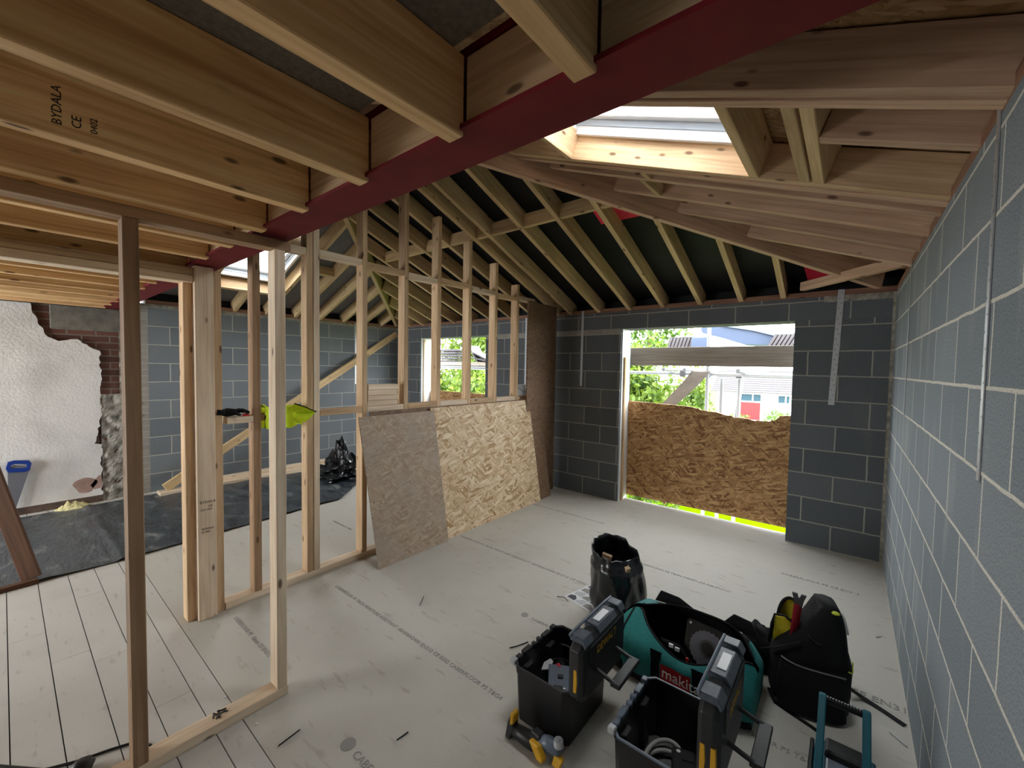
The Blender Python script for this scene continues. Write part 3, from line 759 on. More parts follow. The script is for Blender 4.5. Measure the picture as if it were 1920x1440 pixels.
strap((XR - 0.001, 1.66, 2.34), (XR - 0.001, 1.635, 1.33), 0.028, (-1, 0, 0), 'long steel strap on the grey block wall under the doubled trimmer')
strap((XR - 0.001, 3.62, 2.31), (XR - 0.001, 3.57, 1.345), 0.030, (-1, 0, 0), 'steel strap on the grey block wall close to the corner')
strap((XL + 0.001, 3.82, 2.31), (XL + 0.001, 3.82, 1.27), 0.035, (1, 0, 0), 'pale steel strap on the block wall behind the partition')
strap((-3.55, YF - 0.001, 2.30), (-3.55, YF - 0.001, 1.30), 0.03, (0, -1, 0), 'steel strap on the window wall beside the small window')

# ------------------------------------------------------------------ things behind the partition
T('timber_prop', (-6.36, 1.24, 0.03), (-6.49, 4.62, 2.13), 0.045, 0.10, RAFT, label='long timber prop leaning up the block wall behind the partition', cat='timber')
TB('timber_length', -6.42, -6.26, 1.15, 3.62, 0, 0.045, PINE_PALE, label='lower long timber lying along the foot of the block wall', cat='timber', group='timbers on the floor')
TB('timber_length', -6.46, -6.36, 1.75, 3.70, 0.047, 0.092, PINE_PALE, label='upper long timber lying on top of another by the block wall', cat='timber', group='timbers on the floor')
for k in range(4):
    y1 = 2.20 + 0.006 * (k % 2)
    TB('timber_offcut', -3.175 + 0.004 * k, -3.085 + 0.004 * (k % 2), 1.905 + 0.002 * k, y1, 1.262 + 0.0455 * k, 1.262 + 0.0455 * k + 0.0445, PINE_PALE,
       label=('bottom', 'second', 'third', 'topmost')[k] + ' timber offcut in the stack of four on the partition noggin', cat='offcut', group='stacked offcuts on the noggin')

# black polythene on the floor
def poly(u, w):
    y = -1.3 + 4.3 * w
    x0 = -6.42 + (0.35 * max(0, w - 0.6) * 2); x1 = -4.46 - 0.16 * max(0, min(1, (y - 0.6) / 1.6)) - 0.9 * max(0, (y - 2.5))
    x = x0 + (x1 - x0) * u; p = V((x * 2.2, y * 5.0, 0))
    z = 0.006 + 0.010 * abs(noise.noise(p)) + 0.012 * abs(noise.noise(p * 0.5 + V((3, 1, 0)))) + 0.006 * abs(noise.noise(p * 2.7))
    if abs(y - 0.56 - 0.03 * u) < 0.02: z += 0.012
    if u > 0.985: z += 0.012 * (0.5 + noise.noise(V((y * 3, 0, 0))))
    return (x, y, z)
bm = B(); grid(bm, poly, 60, 170)
ps = O('polythene_sheet', bm, DUSTY, label='black polythene sheet spread on the floor along the far wall', cat='plastic sheet', smooth=True)
def heap(u, w):
    a = 2 * math.pi * u; r = 0.62 * (1 - w) + 0.02
    p = V((math.cos(a) * r * 1.4, math.sin(a) * r * 1.4, w * 3))
    q = 1 + 0.55 * noise.noise(p * 2.3) + 0.25 * noise.noise(p * 6)
    return (-5.62 + math.cos(a) * r * q * 0.75, 3.08 + math.sin(a) * r * q * 0.62, max(0.004, 0.02 + 0.46 * (w ** 1.4) * (1 + 0.6 * noise.noise(p * 3.3)) + 0.05 * noise.noise(p * 8) * (1 - (1 - w) ** 3)))
bm = B(); grid(bm, heap, 60, 26); bmesh.ops.remove_doubles(bm, verts=bm.verts, dist=0.0005)
O('polythene_heap', bm, POLY, label='crumpled heap of shiny black polythene behind the strand boards', cat='plastic sheet')

# work glove, red clip, hi-vis vest, bucket
bm = B(); c = V((-3.10, 0.925, 1.285))
blob(bm, c, (0.045, 0.052, 0.026), wob=0.3)
for k, (dx, L) in enumerate(((-0.03, 0.055), (-0.012, 0.07), (0.007, 0.072), (0.025, 0.062))):
    a = c + V((dx, 0.035, 0.002)); sweep(bm, [a, a + V((0.004 * k, L * 0.5, 0.008)), a + V((0.006 * k, L * 0.9, -0.006)), a + V((0.006 * k, L, -0.012))], [0.011, 0.0115, 0.010, 0.006], 8)
a = c + V((0.03, 0.0, 0.0)); sweep(bm, [a, a + V((0.018, 0.02, -0.004)), a + V((0.026, 0.045, -0.018))], [0.012, 0.012, 0.007], 8)
sweep(bm, [c + V((0, -0.03, 0)), c + V((0, -0.055, 0.004)), c + V((0, -0.075, 0.006))], [0.036, 0.034, 0.038], 12, flat=0.022)
O('work_glove', bm, CLOTHB, label='black work glove lying on the partition noggin beside the pale post', cat='glove', smooth=True)
bm = B(); box(bm, -3.12, -3.09, 1.000, 1.035, 1.256, 1.266); box(bm, -3.118, -3.092, 1.003, 1.032, 1.266, 1.27)
O('red_clip', bm, REDP, label='small dark red clip lying on the noggin past the glove', cat='clip', bev=0.001)
ve = E('safety_vest', (-3.1, 1.28, 1.26), 'crumpled fluorescent yellow safety vest draped over the partition noggin', 'vest')
prof = [(-3.055, 1.165), (-3.06, 1.20), (-3.066, 1.24), (-3.072, 1.268), (-3.10, 1.276), (-3.14, 1.276), (-3.182, 1.268), (-3.19, 1.22), (-3.195, 1.15)]
def drape(u, w):
    k = w * (len(prof) - 1); i = min(int(k), len(prof) - 2); t = k - i
    x = prof[i][0] * (1 - t) + prof[i + 1][0] * t; z = prof[i][1] * (1 - t) + prof[i + 1][1] * t
    f = 0.5 + 0.5 * math.sin(u * 17 + 1.0); y = 1.115 + 0.25 * u
    return (x + (0.02 * f if w < 0.4 else -0.02 * f if w > 0.7 else 0), y, z + (0.03 * f if 0.3 < w < 0.75 else 0) + 0.03 * noise.noise(V((u * 4, w * 3, 2))) * (abs(w - 0.5) > 0.2) + 0.02 * (1 - u) * (0.35 < w < 0.7))
bm = B(); grid(bm, drape, 40, 30); O('vest_body', bm, HIVIS, ve, smooth=True)
P0 = V((-3.05, 1.30, 1.275))
fl_ = [V((-3.035, 1.30, 1.325)), V((-3.0, 1.355, 1.30)), V((-2.99, 1.40, 1.275)), V((-2.985, 1.44, 1.262)), V((-2.99, 1.40, 1.225)), V((-3.0, 1.355, 1.195)), V((-3.03, 1.315, 1.185))]
bm = B()
def flap(u, w):
    k = u * (len(fl_) - 1); i = min(int(k), len(fl_) - 2); q = fl_[i].lerp(fl_[i + 1], k - i)
    base = V((-3.06, 1.285, 1.29 - 0.07 * u)); p = base.lerp(q, w)
    return p + V((0.03 * math.sin(u * 9) * w * (1 - 0.5 * w), 0, 0))
grid(bm, flap, 24, 10); O('vest_flap', bm, HIVIS, ve, smooth=True)
bm = B(); sweep(bm, [flap(k / 24 * 0.52, 1.0) for k in range(25)], 0.004, 6); O('vest_binding', bm, CLOTHB, ve, smooth=True)
bm = B(); sweep(bm, [(-3.05, 1.118, 1.165 + 0.01 * k) for k in range(10)], 0.004, 6); O('vest_binding', bm, CLOTHB, ve)
be = E('bucket', (-3.128, 4.02, 1.26), 'small pale blue-white bucket standing on the noggin by the brown corner board', 'bucket')
bm = B(); rs = []
for r, z in ((0.001, 1.262), (0.055, 1.262), (0.062, 1.385), (0.067, 1.386), (0.067, 1.396), (0.060, 1.396), (0.053, 1.27), (0.001, 1.27)):
    rs.append(ring(bm, [(-3.128 + r * math.cos(k * math.pi / 12), 4.015 + r * math.sin(k * math.pi / 12), z) for k in range(24)]))
skin(bm, rs, cap=False); O('bucket_body', bm, BUCK, be, smooth=False)
bm = B(); sweep(bm, [(-3.128 + 0.07 * math.sin(q) * 0.9, 4.015 + 0.069 * math.cos(q), 1.388 - 0.075 * math.sin(q)) for q in [math.pi * k / 14 for k in range(15)]], 0.0025, 6); O('handle', bm, BLK, be)

# saw, stained frame, scrap of foam, cable, black reel
se = E('hand_saw', (-6.48, 0.07, 0), 'handsaw with blue handle standing on its tip against the white plastered wall', 'saw')
M = frame((-6.50, 0.035, 0.075), (0.0, 0.105, 0.994), (0.0, -0.994, 0.105))
bm = B(); prism(bm, [M @ V(p) for p in ((-0.06, -0.012, 0), (-0.06, 0.02, 0), (0.42, 0.062, 0), (0.46, 0.03, 0), (0.44, -0.075, 0), (0.42, -0.085, 0))], M.to_3x3() @ V((0, 0, 0.0015))); O('blade', bm, SAWST, se)
bm = B()
oh = [(0.385, -0.055), (0.40, -0.085), (0.47, -0.09), (0.50, -0.07), (0.505, 0.03), (0.49, 0.07), (0.43, 0.078), (0.385, 0.06)]
ih = [(0.425, -0.045), (0.432, -0.058), (0.455, -0.058), (0.464, -0.05), (0.468, 0.02), (0.46, 0.04), (0.44, 0.045), (0.425, 0.035)]
for zz in (0,):
    a0 = ring(bm, [M @ V((p[0], p[1], -0.012)) for p in oh]); a1 = ring(bm, [M @ V((p[0], p[1], 0.014)) for p in oh])
    b0 = ring(bm, [M @ V((p[0], p[1], -0.012)) for p in ih]); b1 = ring(bm, [M @ V((p[0], p[1], 0.014)) for p in ih])
    skin(bm, [a0, a1, b1, b0, a0], cap=False)
O('handle', bm, BLUEP, se, bev=0.003)
de = E('stained_frame', (-4.48, 0.1, 0), 'dark brown stained door lining standing on the floor at the polythene edge', 'door lining')
T('side_rail', (-4.505, 0.105, 0.03), (-4.75, -0.10, 0.95), 0.10, 0.03, STAIN, de, base=False, side=(0.35, 0.9, 0.28))
T('bottom_rail', (-4.47, 0.135, 0.017), (-4.43, -0.75, 0.017), 0.05, 0.032, STAIN, de, base=False)
bm = B()
def foam(u, w):
    a = 2 * math.pi * u; r = 1 - w
    return (-6.44 + 0.09 * math.cos(a) * r, 0.46 + 0.15 * math.sin(a) * r, max(0.002, 0.07 * (w ** 0.7) * (1 + 0.9 * noise.noise(V((math.cos(a) * r * 5, math.sin(a) * r * 5, w * 4))))))
grid(bm, foam, 30, 10); bmesh.ops.remove_doubles(bm, verts=bm.verts, dist=0.0005)
O('foam_scrap', bm, CREAMC, label='torn pale yellow foam scrap on the floor at the white wall', cat='scrap')
bm = B(); sweep(bm, [(-2.75, -0.35, 0.006), (-2.55, -0.05, 0.006), (-2.38, 0.07, 0.006), (-2.33, 0.16, 0.006), (-2.30, 0.25, 0.006), (-2.27, 0.32, 0.006), (-2.20, 0.36, 0.006)], 0.005, 8)
O('power_cable', bm, BLK, label='black cable lying on the floorboards behind the front stud', cat='cable', smooth=True)
bm = B(); blob(bm, (-2.262, 0.165, 0.026), (0.034, 0.036, 0.026), wob=0.2)
O('rubber_plug', bm, BLK2, label='black rubber connector on the floorboards at the end of the cable', cat='plug', smooth=True)

# ------------------------------------------------------------------ outside: scaffold, trees, house
T('scaffold_board', (-3.3, 5.13, 1.655), (0.5, 5.13, 1.655), 0.038, 0.225, SCAFB, label='grey scaffold board on edge crossing outside the large window', cat='scaffold board')
def tube_(a, b_, label, r=0.024):
    bm = B(); sweep(bm, [a, b_], r, 16); return O('scaffold_tube', bm, TUBE, label=label, cat='scaffold tube', group='scaffold tubes', smooth=False)
tube_((-7.5, 6.0, 1.565), (1.0, 6.0, 1.555), 'level scaffold tube crossing outside below the grey scaffold board')
tube_((-1.465, 5.95, -2.7), (-1.465, 5.95, 3.2), 'upright scaffold tube behind the folded felt strip, rising past the grey board')
tube_((-1.335, 6.15, -2.7), (-1.335, 6.15, 1.50), 'upright scaffold tube between the folded felt strip and the sloping tubes')
tube_((-1.13, 6.06, -2.7), (-1.10, 6.06, 1.50), 'upright scaffold tube standing in front of the white house')
tube_((-1.085, 6.12, 1.50), (-1.20, 6.12, 0.4), 'sloping scaffold brace in front of the red garage door')
for k, (x, l) in enumerate(((-1.955, 'first scaffold transom, its dark open end facing the window'), (-1.68, 'second scaffold transom lying on the level tube'), (-1.05, 'third scaffold transom lying on the level tube'))):
    tube_((x, 5.65, 1.612), (x, 8.0, 1.612), l)
tube_((-2.95, 5.175, -2.7), (-2.95, 5.175, 2.6), 'upright scaffold tube outside the wall between the two windows')
tube_((0.32, 5.175, -2.7), (0.32, 5.175, 2.6), 'upright scaffold tube outside the wall past the large window')
tube_((-4.0, 7.5, 1.92), (0.6, 7.5, 1.92), 'level scaffold tube under the raised deck board')
tube_((-3.6, 7.545, -2.7), (-3.6, 7.545, 2.4), 'upright scaffold tube at the end of the raised deck board')
tube_((-7.5, 5.95, 1.60), (-4.2, 5.95, 1.605), 'level scaffold tube crossing outside the small window')
for x, y, l in ((-1.80, 6.0, 'first scaffold coupler on the level tube'), (-1.465, 5.98, 'scaffold coupler where the tall upright meets the level tube'), (-1.10, 6.03, 'scaffold coupler at the top of the brace')):
    bm = B(); box(bm, x - 0.035, x + 0.035, y - 0.04, y + 0.04, 1.51, 1.61); O('scaffold_coupler', bm, DSTEEL, label=l, cat='coupler', group='scaffold couplers', bev=0.008)
bm = B(); pr = [(5.93, 1.60), (5.90, 1.585), (5.885, 1.54), (5.87, 1.46), (5.86, 1.38), (5.84, 1.28), (5.82, 1.15), (5.81, 0.95)]
a = [ring(bm, [(-1.42 - 0.95 * (1.6 - z) ** 1.15, y + dy, z), (-1.66 - 0.85 * (1.6 - z) ** 1.15, y + dy, z)]) for dy in (0,) for y, z in pr]
for p, q in zip(a, a[1:]): bm.faces.new((p[0], p[1], q[1], q[0]))
bmesh.ops.solidify(bm, geom=list(bm.faces), thickness=0.008)
O('felt_strip', bm, FELTG, label='folded grey-brown felt strip hanging over the scaffold tube', cat='felt strip')
# tiles stacked on the scaffold
def tiles(x0, x1, y, z, h, n, label, grp='tile stacks on the scaffold', lean=0.06):
    e = E('tile_stack', ((x0 + x1) / 2, y, z), label, 'tile stack', grp)
    w = (x1 - x0) / n
    for k in range(n):
        bm = B(); x = x0 + k * w
        prism(bm, [(x, y, z), (x + w * 0.72, y, z), (x + w * 0.72 + lean, y, z + h), (x + lean, y, z + h)], (0, 0.3, 0)); O('tile', bm, SLATE, e)
tiles(-2.58, -2.15, 7.6, 1.99, 0.20, 7, 'upright stack of grey roof tiles on the scaffold before the tree')
tiles(-1.02, -0.62, 7.6, 1.99, 0.20, 7, 'upright stack of grey roof tiles on the scaffold under the eaves', lean=0.10)
bm = B(); box(bm, -2.13, -1.86, 7.5, 7.7, 1.99, 2.17); O('ridge_tile_pack', bm, FASCIA, label='blue-grey pack beside the upright tile stack on the scaffold', cat='pack', bev=0.01)
for k in range(5):
    bm = B(); x0 = -6.75; x1 = -6.15 + 0.03 * (k % 3)
    box(bm, x0, x1, 5.75, 6.1, 1.685 + 0.055 * k, 1.725 + 0.055 * k); O('roof_slate', bm, SLATE, label=('bottom', 'second', 'middle', 'fourth', 'top')[k] + ' slate of the flat pile on the scaffold outside the small window', cat='slate', group='flat slates outside the small window', bev=0.004)
for k, (x, z, rz) in enumerate(((-5.62, 1.85, 0.9), (-5.42, 1.80, 0.35), (-5.48, 1.745, 0.15))):
    bm = B(); M = Matrix.Translation((x, 5.85, z)) @ Matrix.Rotation(rz, 4, 'Y'); box(bm, -0.2, 0.2, -0.15, 0.15, -0.012, 0.012, M)
    O('roof_tile', bm, SLATE, label=('steeply tipped', 'slanting', 'lowest nearly flat')[k] + ' pale tile in the loose heap outside the small window', cat='tile', group='loose tiles outside the small window', bev=0.004)
bm = B(); box(bm, -7.4, -4.3, 5.7, 6.2, 1.622, 1.685); O('scaffold_board', bm, SCAFB, label='scaffold deck board carrying slates outside the small window', cat='scaffold board', bev=0.004)
bm = B(); box(bm, -3.2, 0.2, 7.4, 7.9, 1.945, 1.985); O('scaffold_board', bm, SCAFB, label='raised scaffold deck board carrying the upright tile stacks', cat='scaffold board', bev=0.004)
# eaves of the neighbouring roof
bm = B()
prism(bm, [(-2.10, 7.9, 2.36), (-1.75, 7.9, 2.40), (-1.25, 7.9, 2.30), (-0.72, 7.9, 2.12), (-0.80, 7.9, 2.02), (-1.42, 7.9, 2.06), (-1.78, 7.9, 2.19), (-2.06, 7.9, 2.27)], (0, 0.5, 0))
ee = O('roof_eaves', bm, FASCIA, label='blue-grey overhanging eaves of a roof seen above the scaffold board', cat='eaves', kind='thing')
bm = B(); prism(bm, [(-1.75, 7.86, 2.42), (-1.25, 7.86, 2.32), (-0.70, 7.86, 2.14), (-0.70, 7.86, 2.10), (-1.25, 7.86, 2.275), (-1.75, 7.86, 2.38)], (0, 0.05, 0)); O('gutter', bm, GREYP, ee)
# ground
bm = B(); box(bm, -90, 60, 5.4, 120, -3.0, -2.7); O('lawn', bm, LAWN, kind=S)
bm = B(); box(bm, -10, 2, 8.5, 26, -2.71, -2.69); O('lawn_verge', bm, VERGE, kind=S)


def tree(name, cx, cy, z0, z1, rx, ry, n, mat, label, size=0.14, trunk=True):
    rnd = random.Random(int(cx * 100) + n); bm = B(); zc = (z0 + z1) / 2; rz = (z1 - z0) / 2
    cl = [(V((rnd.uniform(-0.75, 0.75) * rx, rnd.uniform(-0.7, 0.7) * ry, rnd.uniform(-0.8, 0.8) * rz)), rnd.uniform(0.3, 0.6)) for _ in range(26)]
    for k in range(n):
        c, r = rnd.choice(cl); d = V((rnd.gauss(0, 1), rnd.gauss(0, 1), rnd.gauss(0, 1))).normalized() * (0.55 + 0.45 * rnd.random())
        p = V((cx, cy, zc)) + c + V((d.x * r * rx, d.y * r * ry, d.z * r * rz))
        if p.z < z0 - 0.3: continue
        u = V((rnd.gauss(0, 1), rnd.gauss(0, 1), rnd.gauss(0, 1))).normalized(); w = u.cross(V((rnd.gauss(0, 1), rnd.gauss(0, 1), 1))).normalized()
        s = size * rnd.uniform(0.6, 1.3)
        bm.faces.new([bm.verts.new(p - u * s), bm.verts.new(p + w * s * 0.45), bm.verts.new(p + u * s), bm.verts.new(p - w * s * 0.45)])
    me = bpy.data.meshes.new('foliage'); bm.to_mesh(me); bm.free(); me.materials.append(mat)
    e = E(name, (cx, cy, -2.7), label, 'tree' if trunk else 'shrub', 'greenery outside')
    o = bpy.data.objects.new('foliage', me); COL.objects.link(o); put(o, Matrix.Identity(4), e)
    bm = B(); sweep(bm, [(cx, cy, -2.72), (cx + 0.1, cy, (z0 - 2.7) / 2), (cx, cy, zc), (cx - 0.1, cy, z1 - rz * 0.4)], [0.16, 0.12, 0.08, 0.02], 8); O('trunk', bm, BARK, e)


tree('broadleaf_tree', -4.75, 11.6, -2.2, 1.95, 1.6, 1.0, 15000, LEAF, 'bright green bushy tree below the scaffold tube outside the large window', 0.10)
tree('slender_tree', -6.3, 16.5, 2.0, 4.6, 1.5, 1.2, 1800, LEAF_B, 'sparse green tree rising against the sky above the scaffold board', 0.12)
tree('broadleaf_tree', -11.9, 11.2, -2.5, 1.55, 1.9, 1.2, 9000, LEAF, 'bright green bushy tree filling the lower part of the small window', 0.11)
tree('broadleaf_tree', -17.0, 17.0, -1.0, 4.4, 3.0, 1.5, 6000, LEAF, 'tall pale green tree behind the slates outside the small window', 0.15)
tree('broadleaf_tree', -4.0, 15.2, -2.5, 1.4, 0.7, 0.8, 3500, LEAF, 'narrow green tree beside the folded felt strip', 0.09)
tree('garden_shrub', -5.6, 30.0, -2.7, -1.3, 0.7, 0.5, 900, LEAF_B, 'small leafy shrub in front of the red garage door', 0.12, False)
tree('garden_shrub', -3.3, 30.0, -2.7, -0.9, 0.8, 0.5, 900, LEAF_B, 'leafy shrub in front of the white house wall', 0.12, False)
he = E('house', (-6.0, 38, -2.7), 'white rendered house with grey tiled roof and red garage door across the garden', 'house')
bm = B(); box(bm, -8.6, 1.5, 38, 44, -2.7, 0.0); O('house_wall', bm, RENDERW, he)
bm = B()
for k in range(11):
    y0 = 37.6 + 0.28 * k; z0 = -0.12 + 0.165 * k
    prism(bm, [(-9.0, y0, z0), (-9.0, y0, z0 + 0.06), (-9.0, y0 + 0.34, z0 + 0.20), (-9.0, y0 + 0.34, z0 + 0.14)], (11, 0, 0))
O('house_roof', bm, SLATE, he)
for nm, m, x0, x1, z0, z1 in (('garage_door', REDDOOR, -7.05, -5.38, -2.3, -0.92), ('window', RENDERW, -7.1, -5.3, -0.88, -0.18), ('window', RENDERW, -4.25, -3.4, -0.9, -0.2)):
    bm = B(); box(bm, x0, x1, 37.93, 38.02, z0, z1); w_ = O(nm, bm, m, he)
    if nm == 'window':
        xs = (x0 + 0.08, x0 + (x1 - x0) * 0.66, x1 - 0.06); bm = B(); box(bm, xs[0], xs[1] - 0.05, 37.9, 37.94, z0 + 0.08, z1 - 0.08); box(bm, xs[1] + 0.05, xs[2], 37.9, 37.94, z0 + 0.08, z1 - 0.08); O('pane', bm, PANE, w_)
#TOOLS#
# ------------------------------------------------------------------ the tools on the floor
def oct_ring(bm, x0, x1, y0, y1, z, c): return ring(bm, [((x0 + x1) / 2 + p[0], (y0 + y1) / 2 + p[1], z) for p in chamf((x1 - x0) / 2, (y1 - y0) / 2, c)])


def toolbox(x0, y0, lidh, label, group='open black tool boxes'):
    x1, y1, h = x0 + 0.30, y0 + 0.39, 0.25
    e = E('tool_box', ((x0 + x1) / 2, (y0 + y1) / 2, 0), label, 'tool box', group)
    bm = B(); i = 0.012; t = 0.008
    skin(bm, [oct_ring(bm, x0 + i, x1 - i, y0 + i, y1 - i, 0.0, 0.03), oct_ring(bm, x0 + 0.004, x1 - 0.004, y0 + 0.004, y1 - 0.004, h - 0.03, 0.03), oct_ring(bm, x0, x1, y0, y1, h - 0.03, 0.03),
              oct_ring(bm, x0, x1, y0, y1, h, 0.03), oct_ring(bm, x0 + t, x1 - t, y0 + t, y1 - t, h, 0.028), oct_ring(bm, x0 + i + t, x1 - i - t, y0 + i + t, y1 - i - t, 0.012, 0.026)])
    O('box_body', bm, BLK, e, bev=0.0015)
    for y in (y0 + 0.10, y0 + 0.29):                       # moulded columns on the inner side
        bm = B(); prism(bm, [(x0 + 0.010, y - 0.035, 0.014), (x0 + 0.034, y - 0.025, 0.014), (x0 + 0.034, y + 0.025, 0.014), (x0 + 0.010, y + 0.035, 0.014)], (0, 0, 0.19)); O('inner_column', bm, BLK2, e, bev=0.003)
    bm = B(); skin(bm, [oct_ring(bm, x0 + 0.024, x1 - 0.024, y0 + 0.024, y1 - 0.024, z, 0.024) for z in (0.011, 0.014)]); O('inner_floor', bm, DUSTG, e)
    bm = B(); g = [oct_ring(bm, x0 - 0.001, x1 + 0.001, y0 - 0.001, y1 + 0.001, h - 0.004, 0.03), oct_ring(bm, x0 - 0.001, x1 + 0.001, y0 - 0.001, y1 + 0.001, h + 0.003, 0.03),
                   oct_ring(bm, x0 + 0.006, x1 - 0.006, y0 + 0.006, y1 - 0.006, h + 0.003, 0.028), oct_ring(bm, x0 + 0.006, x1 - 0.006, y0 + 0.006, y1 - 0.006, h - 0.004, 0.028)]
    skin(bm, g + [g[0]], cap=False); r = O('rim', bm, GREYP if lidh > 0.28 else BLK2, e)
    for k, (a, L) in enumerate(((0.04, 0.03), (0.085, 0.06), (0.165, 0.02), (0.205, 0.02), (0.245, 0.06), (0.325, 0.03))):
        bm = B(); box(bm, x0 - 0.012, x0 + 0.012, y0 + a, y0 + a + L, h - 0.012, h + 0.010 + 0.004 * (k % 2)); O('latch_lug', bm, GREYP if lidh > 0.28 else BLK2, r, bev=0.003)
    bm = B(); box(bm, x0 - 0.014, x0 + 0.016, y0 + 0.002, y0 + 0.03, h - 0.008, h + 0.018); O('corner_clip', bm, STEEL, r, bev=0.004)
    # the lid, standing open on its hinge along the far long side
    a, b_ = x1 + 0.002, x1 + 0.072; zc = 0.235 + lidh / 2; yc = (y0 + y1) / 2
    bm = B(); rs = []
    for x, gr in ((a, -0.008), (a + 0.012, 0.0), (b_ - 0.022, 0.0), (b_ - 0.006, -0.012), (b_, -0.022)):
        rs.append(ring(bm, [(x, yc + p[0], zc + p[1]) for p in chamf(0.205 + gr, lidh / 2 + gr, 0.035)]))
    skin(bm, rs); lid = O('lid', bm, BLK2, e, bev=0.003)
    bm = B(); box(bm, b_ - 0.004, b_ + 0.006, yc - 0.15, yc + 0.15, zc + lidh * 0.12, zc + lidh * 0.40); O('name_panel', bm, BLK, lid, bev=0.004)
    text('DEWALT', 0.045, frame((b_ + 0.0062, yc - 0.10, zc + lidh * 0.20), (0, 1, 0), (0, 0, 1)), YEL, lid, 'lettering')
    for f, w in ((-0.150, 0.034), (0.02, 0.085), (0.165, 0.026)):
        bm = B(); prism(bm, [(a - 0.006, yc + f - w, zc + lidh / 2 - 0.012), (b_ - 0.018, yc + f - w, zc + lidh / 2 - 0.012), (b_ - 0.006, yc + f - w, zc + lidh / 2 - 0.028), (b_ + 0.002, yc + f - w, zc + lidh / 2 - 0.014),
                             (b_ - 0.016, yc + f - w, zc + lidh / 2 + 0.014), (a - 0.006, yc + f - w, zc + lidh / 2 + 0.014)], (0, 2 * w, 0)); O('catch', bm, CATCH, lid, bev=0.003)
    bm = B(); box(bm, a + 0.016, b_ - 0.022, yc - 0.03, yc + 0.07, zc + lidh / 2 + 0.0135, zc + lidh / 2 + 0.017); O('clear_label_holder', bm, WHITEP, lid, bev=0.001)
    bm = B(); sweep(bm, [(a - 0.004, yc - 0.19, zc + lidh / 2 + 0.012), (a - 0.004, yc - 0.13, zc + lidh / 2 + 0.016), (a - 0.004, yc + 0.12, zc + lidh / 2 + 0.016), (a - 0.004, yc + 0.19, zc + lidh / 2 + 0.012)], 0.006, 8); O('edge_bar', bm, GREYP, lid)
    for xx in ((0.5,) if lidh < 0.28 else (0.28, 0.74)):
        bm = B(); x = a + (b_ - a) * xx; yy = yc - 0.207
        prism(bm, [(x - 0.008, yy, zc - 0.075), (x + 0.007, yy, zc - 0.075), (x + 0.010, yy, zc - 0.03), (x + 0.007, yy, zc + 0.02), (x - 0.008, yy, zc + 0.02)], (0, 0.012, 0)); O('side_latch', bm, YEL, lid, bev=0.002)
    bm = B(); y_a, y_b = yc - 0.085, yc + 0.10; zz = zc - lidh * 0.10
    for yy in (y_a, y_b): sweep(bm, [(b_ - 0.004, yy, zz), (b_ + 0.05, yy, zz - 0.014), (b_ + 0.085, yy, zz - 0.022)], 0.011, 8, flat=0.008)
    box(bm, b_ + 0.066, b_ + 0.108, y_a - 0.012, y_b + 0.012, zz - 0.034, zz - 0.014); O('carry_handle', bm, BLK2, lid, bev=0.003)
    return e


TX, TY = -1.150, 1.450
toolbox(TX, TY, 0.262, 'open black tool box with a grey jigsaw inside, in front of the rubble bag')
UX2, UY2 = -0.640, 1.405
toolbox(UX2, UY2, 0.315, 'open black tool box with a coiled grey hose, in front of the teal bag')
# in the first box
ge = E('jigsaw', (-1.0, 1.62, 0.1), 'grey power jigsaw lying base plate up inside the black tool box', 'jigsaw')
M = Matrix.Translation((-0.985, 1.605, 0.155)) @ Matrix.Rotation(0.55, 4, 'Z') @ Matrix.Rotation(0.18, 4, 'X')
bm = B(); box(bm, -0.055, 0.055, -0.085, 0.085, -0.004, 0.004, M); O('base_plate', bm, GREYP, ge, bev=0.002)
bm = B(); box(bm, -0.028, 0.012, -0.075, -0.03, 0.004, 0.016, M); O('blade_guard', bm, BLK, ge, bev=0.004)
bm = B(); box(bm, -0.01, 0.015, 0.01, 0.03, 0.004, 0.010, M); O('adjuster', bm, BLK, ge, bev=0.002)
bm = B(); sweep(bm, [M @ V(p) for p in ((0, -0.07, -0.03), (0, 0.02, -0.04), (0, 0.10, -0.045), (0, 0.15, -0.05))], [0.035, 0.04, 0.036, 0.02], 12); O('motor_body', bm, BLK2, ge, smooth=True)
bm = B(); sweep(bm, [M @ V((0.02, -0.055, 0.016)), M @ V((0.02, -0.052, 0.022))], 0.006, 8); O('white_mark', bm, WHITE, ge)
bm = B(); sweep(bm, [(-1.03 + 0.07 * math.cos(q), 1.73 + 0.055 * math.sin(q), 0.10 + 0.012 * q) for q in [k * 0.35 for k in range(26)]], 0.005, 8)
O('mains_lead', bm, BLK2, label='black mains lead coiled behind the jigsaw in the tool box', cat='cable', smooth=True)
pe2 = E('pink_grips', (-1.07, 1.63, 0.12), 'small pink and clear plastic pieces beside the jigsaw in the tool box', 'plastic pieces')
for dx, m in ((0.0, REDT), (-0.045, WHITEP)):
    bm = B(); prism(bm, [(-1.065 + dx, 1.63, 0.13), (-1.03 + dx, 1.645, 0.14), (-1.025 + dx, 1.675, 0.165), (-1.045 + dx, 1.68, 0.17), (-1.07 + dx, 1.66, 0.15)], (0.006, -0.006, 0.012)); O('plastic_piece', bm, m, pe2, bev=0.002)
